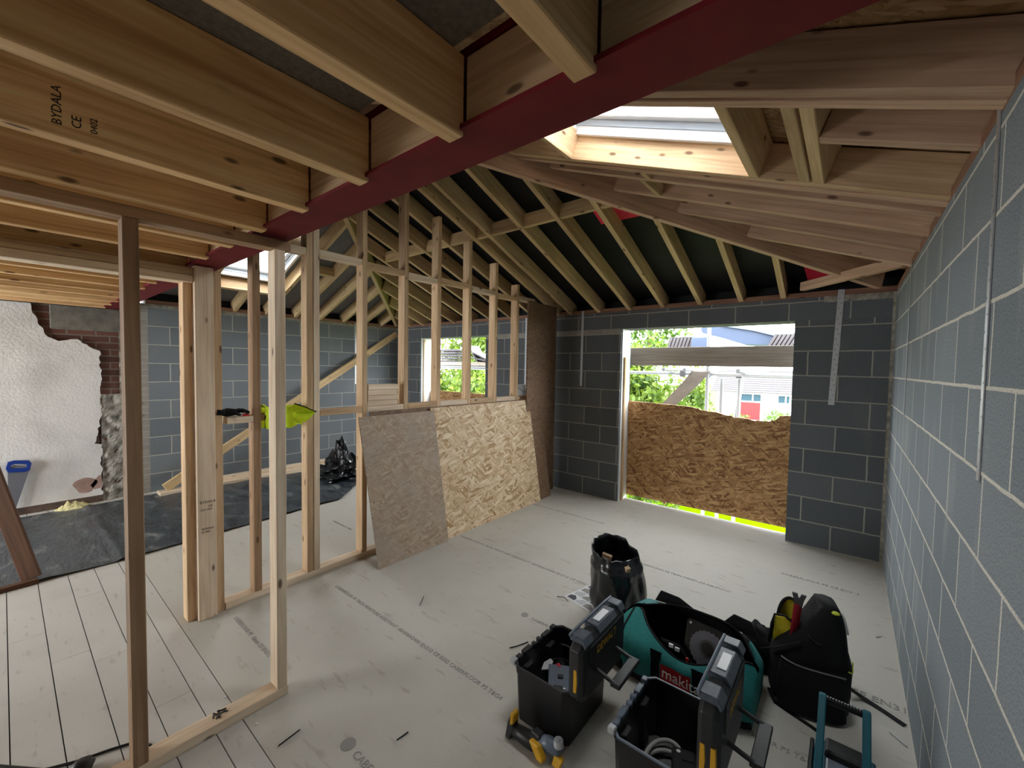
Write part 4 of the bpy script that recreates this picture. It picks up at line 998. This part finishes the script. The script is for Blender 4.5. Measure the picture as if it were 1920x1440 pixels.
# in the second box
bm = B(); pts = []
for k in range(120):
    q = k / 120 * 2 * math.pi * 2.6; r = 0.088 + 0.010 * math.sin(k * 0.21)
    pts.append((-0.505 + r * 0.82 * math.cos(q + 1.2), 1.60 + r * 1.30 * math.sin(q + 1.2), 0.024 + 0.018 * (q / 6.283) + 0.006 * math.sin(q * 0.7)))
sweep(bm, pts, 0.0085, 10); O('coiled_hose', bm, HOSE, label='grey plastic hose coiled in the bottom of the tool box', cat='hose', smooth=True)
ce = E('battery_charger', (-0.43, 1.62, 0.02), 'black battery charger standing inside the hose coil in the tool box', 'charger')
M = Matrix.Translation((-0.435, 1.635, 0.058)) @ Matrix.Rotation(0.35, 4, 'Z')
bm = B(); prism(bm, [M @ V(p) for p in ((-0.045, -0.06, -0.035), (0.045, -0.06, -0.035), (0.045, 0.06, -0.035), (-0.045, 0.06, -0.035))], M.to_3x3() @ V((0, 0, 0.075))); O('charger_body', bm, BLK2, ce, bev=0.012, seg=2)
bm = B(); sweep(bm, [M @ V((-0.02, 0.035, 0.0405)), M @ V((-0.02, 0.035, 0.043))], 0.008, 14); O('white_button', bm, WHITE, ce)
bm = B(); box(bm, -0.01, 0.035, 0.0, 0.006, 0.0405, 0.042, M); O('vent_slot', bm, BLK, ce)
bm = B(); sweep(bm, [(-0.40, 1.77, 0.02), (-0.385, 1.775, 0.06), (-0.38, 1.76, 0.10), (-0.395, 1.72, 0.115), (-0.40, 1.70, 0.10)], [0.008, 0.011, 0.012, 0.012, 0.006], 8)
O('plier_handle', bm, REDP, label='red plier handle sticking up behind the charger in the tool box', cat='pliers', smooth=True)
ye = E('battery_pack', (-0.40, 1.50, 0.015), 'black battery with a yellow label in the corner of the hose tool box', 'battery')
M = Matrix.Translation((-0.395, 1.515, 0.058)) @ Matrix.Rotation(-0.4, 4, 'Z')
bm = B(); box(bm, -0.035, 0.035, -0.045, 0.045, -0.045, 0.03, M); O('battery_body', bm, BLK, ye, bev=0.008)
bm = B(); prism(bm, [M @ V(p) for p in ((-0.025, -0.03, 0.0305), (0.02, -0.03, 0.0305), (0.025, 0.03, 0.0305), (-0.01, 0.035, 0.0305))], (0, 0, 0.0015)); O('yellow_label', bm, YEL, ye)

# rubble bag
def bagprof(u, z, inner=0.0):
    a = 2 * math.pi * u; t = z / 0.44
    cx = -1.115 - 0.045 * t; cy = 2.555 - 0.03 * t
    p = V((math.cos(a) * 1.6, math.sin(a) * 1.6, z * 5))
    r = 0.155 + 0.022 * math.sin(math.pi * min(1, t * 1.2)) - 0.018 * max(0, t - 0.75) / 0.25 + 0.026 * noise.noise(p) + 0.015 * noise.noise(p * 2.7 + V((0, 0, -z * 6))) + 0.005 * math.sin(a * 11 + 9 * z + 3 * noise.noise(p)) * min(1.0, 2 * (1 - t))
    if 0.68 < t < 0.78: r += 0.006
    r -= inner
    return V((cx + r * math.cos(a), cy + r * math.sin(a) * 1.0, z))
bm = B()
def rimz(u): return 0.435 + 0.030 * math.sin(2 * math.pi * u - 0.9) + 0.025 * noise.noise(V((math.cos(6.283 * u) * 2.2, math.sin(6.283 * u) * 2.2, 5)))
N = 56; rs = []
for k in range(29): rs.append([bm.verts.new(bagprof(j / N, 0.002 + (rimz(j / N) - 0.002) * k / 28)) for j in range(N)])
for k in range(14): rs.append([bm.verts.new(bagprof(j / N, rimz(j / N) - 0.006 - 0.27 * k / 13, 0.006 + 0.004 * (k > 0))) for j in range(N)])
skin(bm, rs)
O('rubble_bag', bm, POLY, label='black rubble bag standing open with wood offcuts inside', cat='bag', smooth=True)
for p, rz, l in (((-1.245, 2.49, 0.17), 0.4, 'pale offcut at the far side inside the rubble bag'), ((-1.085, 2.47, 0.17), -0.5, 'larger offcut leaning at the front inside the rubble bag')):
    M = Matrix.Translation(p) @ Matrix.Rotation(rz, 4, 'Z') @ Matrix.Rotation(0.25, 4, 'Y')
    bm = B(); box(bm, -0.032, 0.032, -0.016, 0.016, 0, 0.215, M); O('wood_offcut', bm, PINE, label=l, cat='offcut', group='offcuts in the rubble bag', bev=0.002)
pp = E('leaflet', (-1.36, 2.56, 0), 'white leaflet with black and white pictures lying by the rubble bag', 'leaflet')
M = frame((-1.495, 2.472, 0.001), (0.225, -0.055, 0), (0.055, 0.225, 0)); LW, LH = 0.232, 0.30
bm = B(); box(bm, 0, LW, 0, LH, 0, 0.001, M); O('sheet', bm, PAPER, pp)
for r_ in range(4):
    for c_ in range(3):
        x0 = 0.012 + c_ * 0.072; z0 = 0.012 + r_ * 0.07
        bm = B(); prism(bm, [M @ V((x0 + dx, z0 + dy, 0.0012)) for dx, dy in ((0.0, 0.0), (0.064, 0.0), (0.064, 0.03 + 0.03 * ((r_ * 3 + c_) % 2)), (0.03, 0.058), (0.0, 0.04 - 0.02 * (c_ % 2)))], (0, 0, 0.0004)); O('printed_picture', bm, (DSTEEL, STEEL, INK)[(r_ + c_) % 3], pp)

# teal tool bag
be2 = E('tool_bag', (-0.60, 2.22, 0), 'open teal and black tool bag with a red name patch beside the hose tool box', 'tool bag')
BX0, BX1, BYC = -0.955, -0.275, 2.225
def bag_ring(s, off=0.0):
    x = BX0 + (BX1 - BX0) * (s + 1) / 2; e_ = abs(s) ** 5
    w = 0.215 * (1 - 0.22 * e_) - off; h = 0.275 * (1 - 0.30 * abs(s) ** 7) + (0.022 * math.exp(-((s + 0.72) / 0.16) ** 2)) - off
    sm = (s - 0.14) / 0.80; m = max(0.012, 0.165 * max(0.0, 1 - abs(sm) ** 3.2)) - off * 0.3
    sag = 0.085 * math.exp(-((s - 0.12) / 0.45) ** 2)
    wr = lambda k: 0.012 * noise.noise(V((s * 5, k * 1.7, 2.0))) + (0.006 * math.sin(s * 40 + k * 1.3) if s < -0.45 else 0)
    f = [(-m, h - sag), (-m - (w - m) * 0.75, h * 0.86 - sag * 0.5), (-w + wr(1), h * 0.60), (-w * 1.0 + wr(2), h * 0.30), (-w * 0.95, 0.05), (-w * 0.86, 0.006 + off)]
    b_ = [(w * 0.86, 0.006 + off), (w * 0.95, 0.05), (w + wr(3), h * 0.30), (w + wr(4), h * 0.62), (m + (w - m) * 0.75, h * 0.90), (m, h + 0.008)]
    return [(x, BYC + y, z) for y, z in f + b_]
bm = B(); NS = 44
rs = [ring(bm, bag_ring(-1 + 2 * k / NS)) for k in range(NS + 1)]
skin(bm, rs, cap=False, closed=False)
for r_ in (rs[0], rs[-1]): bm.faces.new(r_)
bm.faces.ensure_lookup_table()
for f in bm.faces:
    c = f.calc_center_median()
    if c.z < 0.055 or (c.z < 0.11 and c.x < -0.86) or (c.y > BYC + 0.12 and c.z > 0.17): f.material_index = 1
O('bag_body', bm, [TEAL, CLOTHB], be2, smooth=True)
bm = B(); rs = [ring(bm, bag_ring(-0.70 + 1.66 * k / NS, 0.009)) for k in range(NS + 1)]
skin(bm, rs, cap=False, closed=False)
for r_ in (rs[0], rs[-1]): bm.faces.new(r_)
O('lining', bm, CLOTHB, be2, smooth=True)
def bag_pt(s, k): return V(bag_ring(s)[k])
bm = B(); sweep(bm, [bag_pt(-0.68 + 1.61 * k / 30, 0) for k in range(31)], 0.006, 6); sweep(bm, [bag_pt(-0.68 + 1.61 * k / 30, 11) for k in range(31)], 0.006, 6); O('zip_edge', bm, CLOTHB, be2, smooth=True)
bm = B(); sweep(bm, [bag_pt(-0.78, k) + V((0, -0.003 if k < 6 else 0.003, 0.002)) for k in range(0, 6)], 0.005, 6); O('piping', bm, CLOTHB, be2)
for s in (-0.22, 0.36):
    bm = B(); a_, b2 = [], []
    for k in (1, 2, 3, 4, 5):
        p = bag_pt(s, k) + V((0, -0.006, 0.004 if k == 1 else 0)); wd = 0.020 if k > 1 else 0.030
        a_.append(p - V((wd, 0, 0))); b2.append(p + V((wd, 0, 0)))
    for k in range(4): bm.faces.new(ring(bm, (a_[k], b2[k], b2[k + 1], a_[k + 1])))
    bmesh.ops.solidify(bm, geom=list(bm.faces), thickness=0.004); O('strap', bm, CLOTHB, be2)
# name patch on the front
def patch(s, t): # t from 0 (lower) to 1 (upper)
    a_, b2 = bag_pt(s, 3), bag_pt(s, 2); q = a_.lerp(b2, t); return q + V((0, -0.006, 0))
bm = B(); g = grid(bm, lambda u, w: patch(-0.14 + 0.42 * u, 0.1 + 0.95 * w), 8, 3); bmesh.ops.solidify(bm, geom=list(bm.faces), thickness=0.003); pa = O('name_patch', bm, REDP, be2)
p0, p1 = patch(-0.115, 0.38), patch(0.27, 0.38); upv = patch(0.05, 1.0) - patch(0.05, 0.1)
text('makita', 0.068, frame(p0 + V((0, -0.008, 0)), p1 - p0, upv - (p1 - p0).normalized() * upv.dot((p1 - p0).normalized())), WHITE, pa, 'lettering')
for pts, nm in ((([(-0.83, 2.385, 0.26), (-0.80, 2.39, 0.325), (-0.70, 2.40, 0.315), (-0.60, 2.40, 0.27)]), 'mesh_flap'), (([(-0.47, 2.39, 0.27), (-0.42, 2.40, 0.33), (-0.34, 2.39, 0.325), (-0.29, 2.37, 0.25)]), 'mesh_flap')):
    bm = B(); prism(bm, pts, (0.0, 0.012, 0.0)); O(nm, bm, CLOTHB, be2, bev=0.003)
bm = B(); prism(bm, [(-0.70, 2.10, 0.225), (-0.60, 2.085, 0.235), (-0.50, 2.10, 0.12), (-0.54, 2.12, 0.11)], (0.0, 0.012, 0.012)); O('inner_pocket', bm, CLOTHB, be2, bev=0.003)
for x, y, z in ((-0.635, 2.083, 0.236), (-0.605, 2.080, 0.232)):
    bm = B(); box(bm, x - 0.012, x + 0.010, y - 0.006, y + 0.002, z - 0.012, z + 0.006); O('label_tab', bm, WHITE, be2, bev=0.001)
bm = B(); box(bm, -0.565, -0.553, 2.078, 2.086, 0.175, 0.205); O('red_tab', bm, REDP, be2, bev=0.001)
# saw blade case
sb = E('saw_blade_case', (-0.49, 2.24, 0.1), 'clear plastic case with a grey saw blade standing in the teal tool bag', 'blade case')
M = frame((-0.600, 2.150, 0.115), (0.20, 0.02, -0.025), (-0.005, 0.085, 0.19))
bm = B(); prism(bm, [M @ V((0.105 + p[0], 0.112 + p[1], 0)) for p in chamf(0.105, 0.112, 0.012)], M.to_3x3() @ V((0, 0, 0.012))); O('case', bm, CLEARP, sb)
bm = B(); prism(bm, [M @ V((0.105 + p[0], 0.112 + p[1], -0.004)) for p in chamf(0.10, 0.107, 0.012)], M.to_3x3() @ V((0, 0, 0.003))); O('case_back', bm, BLK, sb)
bm = B(); pts = []
for k in range(96):
    r = 0.083 + (0.003 if k % 4 < 2 else -0.001); q = 2 * math.pi * k / 96; pts.append(M @ V((0.108 + r * math.cos(q), 0.112 + r * math.sin(q), 0.002)))
prism(bm, pts, M.to_3x3() @ V((0, 0, 0.003))); bl_ = O('saw_blade', bm, BLADE, sb)
bm = B(); cA = [ring(bm, [M @ V((0.108 + r * math.cos(q), 0.118 + r * math.sin(q), z)) for q in [k * math.pi / 16 for k in range(32)]]) for r, z in ((0.040, 0.0052), (0.040, 0.0065), (0.032, 0.0065), (0.032, 0.0052))]
skin(bm, cA + [cA[0]], cap=False); O('hub_ring', bm, SCREW, bl_)
bm = B(); prism(bm, [M @ V((0.108 + 0.030 * math.cos(q), 0.118 + 0.030 * math.sin(q), 0.0052)) for q in [k * math.pi / 12 for k in range(24)]], M.to_3x3() @ V((0, 0, 0.001))); O('hub_hole', bm, BLK, bl_)
for cx_, cy_ in ((0.018, 0.205), (0.190, 0.205), (0.018, 0.02), (0.190, 0.02)):
    bm = B(); sweep(bm, [M @ V((cx_, cy_, 0.012)), M @ V((cx_, cy_, 0.017))], 0.006, 10); O('case_stud', bm, STEEL, sb)

# backpack
bp = E('backpack', (-0.1, 2.52, 0), 'black tool backpack gaping open beside the grey block wall', 'backpack')
RZ = 0.30
def pk_ring(t):
    z = 0.475 * t
    tb = ((0.0, -0.105, 0.160), (0.25, -0.105, 0.165), (0.45, -0.10, 0.158), (0.62, -0.078, 0.120), (0.78, -0.056, 0.088), (0.92, -0.044, 0.062), (1.0, -0.043, 0.040))
    for (ta, ca, ha), (tz, cz, hz_) in zip(tb, tb[1:]):
        if t <= tz: q = (t - ta) / (tz - ta); cx = ca + (cz - ca) * q; hx = ha + (hz_ - ha) * q; break
    hy = 0.145 * (1 - 0.45 * t ** 1.6); cy = 2.50 + 0.05 * t; out = []
    for k in range(32):
        a = 2 * math.pi * k / 32; c_, s_ = math.cos(a), math.sin(a)
        x = hx * math.copysign(abs(c_) ** 0.65, c_); y = hy * math.copysign(abs(s_) ** 0.65, s_)
        q = 1 + 0.07 * noise.noise(V((c_ * 1.7, s_ * 1.7, t * 2.5 + 3))) + 0.03 * noise.noise(V((c_ * 5, s_ * 5, t * 6)))
        if t < 0.02: q *= 0.93
        out.append((cx + (x * math.cos(RZ) - y * math.sin(RZ)) * q, cy + (x * math.sin(RZ) + y * math.cos(RZ)) * q, z + (0.0 if t < 0.9 else 0.012 * noise.noise(V((c_ * 2, s_ * 2, 9))))))
    return out
bm = B(); rs = [ring(bm, pk_ring(t)) for t in (0.0, 0.03, 0.1, 0.2, 0.3, 0.4, 0.5, 0.6, 0.7, 0.8, 0.88, 0.94, 0.98, 1.0)]; skin(bm, rs); O('pack_body', bm, CLOTHB, bp, smooth=True)
def pk(a, t, o=0.008):
    r_ = pk_ring(t); k = a / (2 * math.pi) * 32; i = int(math.floor(k)) % 32; p = V(r_[i]).lerp(V(r_[(i + 1) % 32]), k - math.floor(k))
    c_ = sum((V(q) for q in r_), V((0, 0, 0))) / 32; c_.z = p.z; return p + (p - c_).normalized() * o
bm = B(); a0, a1 = 3.75, 5.35
grid(bm, lambda u, w: pk(a0 + (a1 - a0) * u, 0.03 + 0.42 * w, 0.004 + 0.035 * math.sin(math.pi * min(1, max(0, u))) ** 0.5 * (1 - 0.75 * w ** 3)), 16, 12); O('front_pocket', bm, CLOTHB, bp, smooth=True)
bm = B(); sweep(bm, [pk(3.85 + 1.4 * k / 14, 0.46 - 0.05 * k / 14, 0.016) for k in range(15)], 0.004, 6); O('pocket_zip', bm, SCREW, bp, smooth=True)
bm = B(); sweep(bm, [pk(4.05 + 0.6 * k / 10, 0.73 - 0.06 * k / 10, 0.005) for k in range(11)], 0.003, 6); O('pocket_zip', bm, BLK2, bp, smooth=True)
bm = B(); sweep(bm, [pk(5.45 + 0.75 * k / 10, 0.46 - 0.02 * math.sin(k * 0.6), 0.006) for k in range(11)], 0.003, 6); O('lime_piping', bm, LIMEB, bp, smooth=True)
bm = B(); sweep(bm, [pk(5.9, 0.97 - 0.04 * k, 0.006) for k in range(6)], 0.006, 6, flat=0.004); O('white_piping', bm, WHITE, bp, smooth=True)
bm = B(); blob(bm, pk(4.9, 0.99, 0.002), (0.018, 0.012, 0.008)); O('lime_tab', bm, LIMEB, bp, smooth=True)
bm = B(); blob(bm, (-0.315, 2.585, 0.105), (0.095, 0.11, 0.112), wob=0.5, sd=3); O('side_pocket', bm, CLOTHB, bp, smooth=True)
# the gaping mouth: a yellow lined flap and a yellow inner pocket
def mouth(u, w, o=0.0):
    a = math.pi * (0.05 + 0.95 * u); r = 0.062 * (1 - 0.25 * w)
    return V((-0.225 + 0.03 * w - (r + o) * math.cos(a) * 0.95, 2.565 + (r + o) * math.sin(a) * 0.8, 0.15 + (0.262 - 0.10 * abs(u - 0.5) ** 2 * 4) * w))
bm = B(); grid(bm, lambda u, w: mouth(u, w), 16, 12); bmesh.ops.solidify(bm, geom=list(bm.faces), thickness=-0.006); O('yellow_lining', bm, YELC, bp, smooth=True)
bm = B(); grid(bm, lambda u, w: mouth(u, w, 0.012), 16, 12); O('flap_outside', bm, CLOTHB, bp, smooth=True)
bm = B(); sweep(bm, [mouth(k / 20, 1.0, 0.005) + V((0, 0, 0.003)) for k in range(21)], 0.008, 8); O('flap_binding', bm, CLOTHB, bp, smooth=True)
bm = B(); prism(bm, [(-0.255, 2.505, 0.20), (-0.175, 2.49, 0.20), (-0.165, 2.495, 0.335), (-0.205, 2.50, 0.355), (-0.25, 2.51, 0.34)], (0, 0.02, 0)); O('yellow_pocket', bm, YELC, bp, bev=0.006, seg=2)
bm = B(); sweep(bm, [(-0.268, 2.50, 0.20), (-0.262, 2.503, 0.30), (-0.25, 2.505, 0.352), (-0.205, 2.495, 0.366), (-0.165, 2.487, 0.345)], 0.006, 6); O('pocket_binding', bm, CLOTHB, bp, smooth=True)
bm = B(); blob(bm, (-0.125, 2.50, 0.345), (0.022, 0.012, 0.02)); O('yellow_pocket', bm, YELC, bp, smooth=True)
def belt(pts, w, nm, par, mat=CLOTHB, **k):
    bm = B(); A_ = []; pts = [V(p) for p in pts]
    for i, p in enumerate(pts):
        t = (pts[min(i + 1, len(pts) - 1)] - pts[max(i - 1, 0)]).normalized(); sd = t.cross(V((0, 0, 1))).normalized()
        A_.append(ring(bm, (p + sd * w, p - sd * w, p - sd * w + V((0, 0, 0.003)), p + sd * w + V((0, 0, 0.003)))))
    skin(bm, A_); return O(nm, bm, mat, par, **k)
belt([(0.045, 2.66, 0.035), (0.075, 2.655, 0.02), (0.11, 2.655, 0.006), (0.15, 2.64, 0.001), (0.20, 2.612, 0.001), (0.262, 2.572, 0.001)], 0.013, 'webbing_strap', bp)
belt([(-0.25, 2.40, 0.02), (-0.215, 2.34, 0.001), (-0.14, 2.31, 0.001), (-0.07, 2.285, 0.001), (-0.04, 2.27, 0.001)], 0.010, 'webbing_strap', bp)
belt([(-0.31, 2.47, 0.16), (-0.27, 2.435, 0.20), (-0.20, 2.40, 0.26), (-0.13, 2.40, 0.31)], 0.008, 'webbing_strap', bp)
pb = E('pry_bar', (-0.145, 2.53, 0.25), 'red pry bar with black forked end sticking out of the backpack', 'pry bar')
bm = B(); sweep(bm, [(-0.170, 2.485, 0.22), (-0.158, 2.472, 0.37), (-0.150, 2.462, 0.462)], 0.022, 8, flat=0.009); O('bar', bm, REDM, pb)
M = frame((-0.150, 2.462, 0.456), (1, 0, 0), (0.05, -0.10, 0.99))
bm = B(); prism(bm, [M @ V(p) for p in ((-0.017, -0.004, -0.006), (0.017, -0.004, -0.006), (0.021, 0.03, -0.006), (0.030, 0.062, -0.006), (0.008, 0.062, -0.006), (0.003, 0.042, -0.006), (-0.003, 0.042, -0.006), (-0.008, 0.062, -0.006), (-0.030, 0.062, -0.006), (-0.021, 0.03, -0.006))], M.to_3x3() @ V((0, 0, 0.010))); O('forked_claw', bm, DSTEEL, pb, bev=0.001)

# teal power tool with its raised handle
tl = E('power_tool_case', (0.04, 1.85, 0), 'teal and black tool case with raised carrying handle at the foot of the block wall', 'tool case')
bm = B(); prism(bm, [(-0.055, 1.62, 0.0), (-0.055, 2.07, 0.0), (-0.052, 2.07, 0.10), (-0.045, 2.055, 0.135), (-0.045, 1.62, 0.135)], (0.185, 0, 0)); O('case_body', bm, TEALP, tl, bev=0.010, seg=2)
bm = B(); prism(bm, [(-0.018, 1.965, 0.130), (-0.018, 2.062, 0.130), (-0.012, 2.055, 0.155), (-0.012, 1.975, 0.158)], (0.112, 0, 0)); O('top_block', bm, BLK2, tl, bev=0.006)
bm = B(); box(bm, -0.012, 0.092, 1.88, 1.962, 0.130, 0.142); O('top_panel', bm, GREYP, tl, bev=0.008, seg=2)
bm = B(); box(bm, 0.0, 0.085, 1.853, 1.878, 0.128, 0.139); O('slot', bm, BLK, tl)
bm = B(); box(bm, -0.064, -0.050, 1.63, 2.06, 0.004, 0.12); O('side_panel', bm, BLK, tl, bev=0.004)
for x in (-0.031, 0.105):
    bm = B(); prism(bm, [(x - 0.0125, 1.835, 0.11), (x - 0.0125, 1.875, 0.12), (x - 0.0125, 2.085, 0.288), (x - 0.0125, 2.080, 0.312), (x - 0.0125, 2.058, 0.312), (x - 0.0125, 1.835, 0.155)], (0.025, 0, 0)); O('handle_arm', bm, TEALP, tl, bev=0.004)
bm = B(); n_ = 24
sweep(bm, [(-0.018 + 0.110 * k / n_, 2.066, 0.297) for k in range(n_ + 1)], [0.0145 if k % 2 else 0.0125 for k in range(n_ + 1)], 14); O('grip_bar', bm, BLK, tl)

# multi tool in front of the first tool box
mt = E('multi_tool', (-0.95, 1.37, 0), 'yellow and black oscillating multi tool lying in front of the first tool box', 'multi tool')
bm = B(); sweep(bm, [(-1.065, 1.372, 0.040), (-1.02, 1.372, 0.040), (-0.97, 1.375, 0.038), (-0.93, 1.382, 0.036)], [0.026, 0.030, 0.032, 0.030], 14); O('motor_body', bm, BLK, mt, smooth=True)
bm = B(); prism(bm, [(-1.100, 1.345, 0.004), (-1.072, 1.345, 0.002), (-1.062, 1.352, 0.055), (-1.066, 1.362, 0.105), (-1.080, 1.362, 0.112), (-1.092, 1.352, 0.07)], (0.004, 0.036, 0.004)); O('battery_foot', bm, BLK2, mt, bev=0.004)
bm = B(); prism(bm, [(-1.074, 1.344, 0.07), (-1.058, 1.35, 0.075), (-1.060, 1.356, 0.112), (-1.078, 1.354, 0.118)], (0.0, 0.040, 0.002)); O('yellow_release', bm, YEL, mt, bev=0.004)
bm = B(); prism(bm, [(-0.975, 1.345, 0.066), (-0.925, 1.340, 0.068), (-0.895, 1.338, 0.030), (-0.90, 1.338, 0.008), (-0.93, 1.340, 0.010), (-0.955, 1.345, 0.04)], (0.006, 0.026, 0.0)); O('yellow_grip', bm, YEL, mt, bev=0.005)
bm = B(); prism(bm, [(-0.985, 1.372, 0.060), (-0.93, 1.365, 0.062), (-0.93, 1.405, 0.062), (-0.975, 1.412, 0.060)], (0.0, 0.0, 0.022)); O('trigger_pad', bm, BLK2, mt, bev=0.006)
bm = B(); sweep(bm, [(-0.94, 1.385, 0.052), (-0.90, 1.392, 0.060), (-0.86, 1.396, 0.060), (-0.845, 1.398, 0.052)], [0.026, 0.029, 0.027, 0.020], 12); O('gear_head', bm, GREYP, mt, smooth=True)
bm = B(); sweep(bm, [(-0.857, 1.396, 0.076), (-0.857, 1.396, 0.100)], [0.022, 0.018], 16); sweep(bm, [(-0.857, 1.396, 0.100), (-0.857, 1.396, 0.108)], 0.008, 10); O('clamp_bolt', bm, STEEL, mt)
bm = B(); prism(bm, [(-0.875, 1.370, 0.002), (-0.835, 1.362, 0.002), (-0.822, 1.372, 0.045), (-0.865, 1.376, 0.048)], (0.0, 0.022, 0.0)); O('yellow_guard', bm, YEL, mt, bev=0.004)

# scraps on the floor
for pts, r, l in (([(-1.797, 0.70, 0.004), (-1.800, 0.745, 0.006), (-1.808, 0.792, 0.004)], 0.003, 'black plastic sliver on the floor in front of the short stud frame'),
                  ([(-2.235, 1.82, 0.004), (-2.21, 1.79, 0.007), (-2.17, 1.735, 0.004)], 0.0025, 'thin black wire scrap on the floor before the greyer strand board'),
                  ([(-1.445, 1.80, 0.004), (-1.42, 1.835, 0.007), (-1.395, 1.91, 0.004)], 0.003, 'dark wire scrap on the floor behind the first tool box'),
                  ([(-1.442, 1.035, 0.004), (-1.437, 1.09, 0.004)], 0.0028, 'short black scrap on the floor between multi tool and sole plate'),
                  ([(-1.53, 2.43, 0.004), (-1.48, 2.44, 0.012), (-1.44, 2.43, 0.004)], 0.0025, 'curved black wire scrap at the corner of the leaflet')):
    bm = B(); sweep(bm, pts, r, 6); O('floor_scrap', bm, BLK, label=l, cat='scrap', group='dark scraps on the floor')
for pts, l in (([(0.205, 2.48, 0.003), (0.257, 2.432, 0.003)], 'pale splinter on the floor by the wall near the tool case'), ([(0.19, 3.33, 0.003), (0.215, 3.36, 0.003)], 'pale wood chip on the floor by the block wall past the backpack'),
               ([(-1.99, 0.685, 0.003), (-1.98, 0.68, 0.003)], 'white fleck on the floor in front of the short stud frame'), ([(-2.267, 0.645, 0.003), (-2.258, 0.64, 0.003)], 'white fleck on the floor inside the short stud frame')):
    bm = B(); sweep(bm, pts, 0.003, 6); O('wood_chip', bm, PAPER, label=l, cat='chip', group='pale chips on the floor')
bm = B()
for k in range(9):
    a = k * 0.7; box(bm, 0, 0.018, -0.003, 0.003, 0, 0.004, Matrix.Translation((-2.115 + 0.012 * math.cos(a * 2.3), 0.575 + 0.022 * math.sin(a * 1.7), 0.0455)) @ Matrix.Rotation(a, 4, 'Z'))
tag(O('swept_debris', bm, INKB, label='little heap of dark sawdust crumbs on the sole plate of the short frame', cat='debris'), kind='stuff')
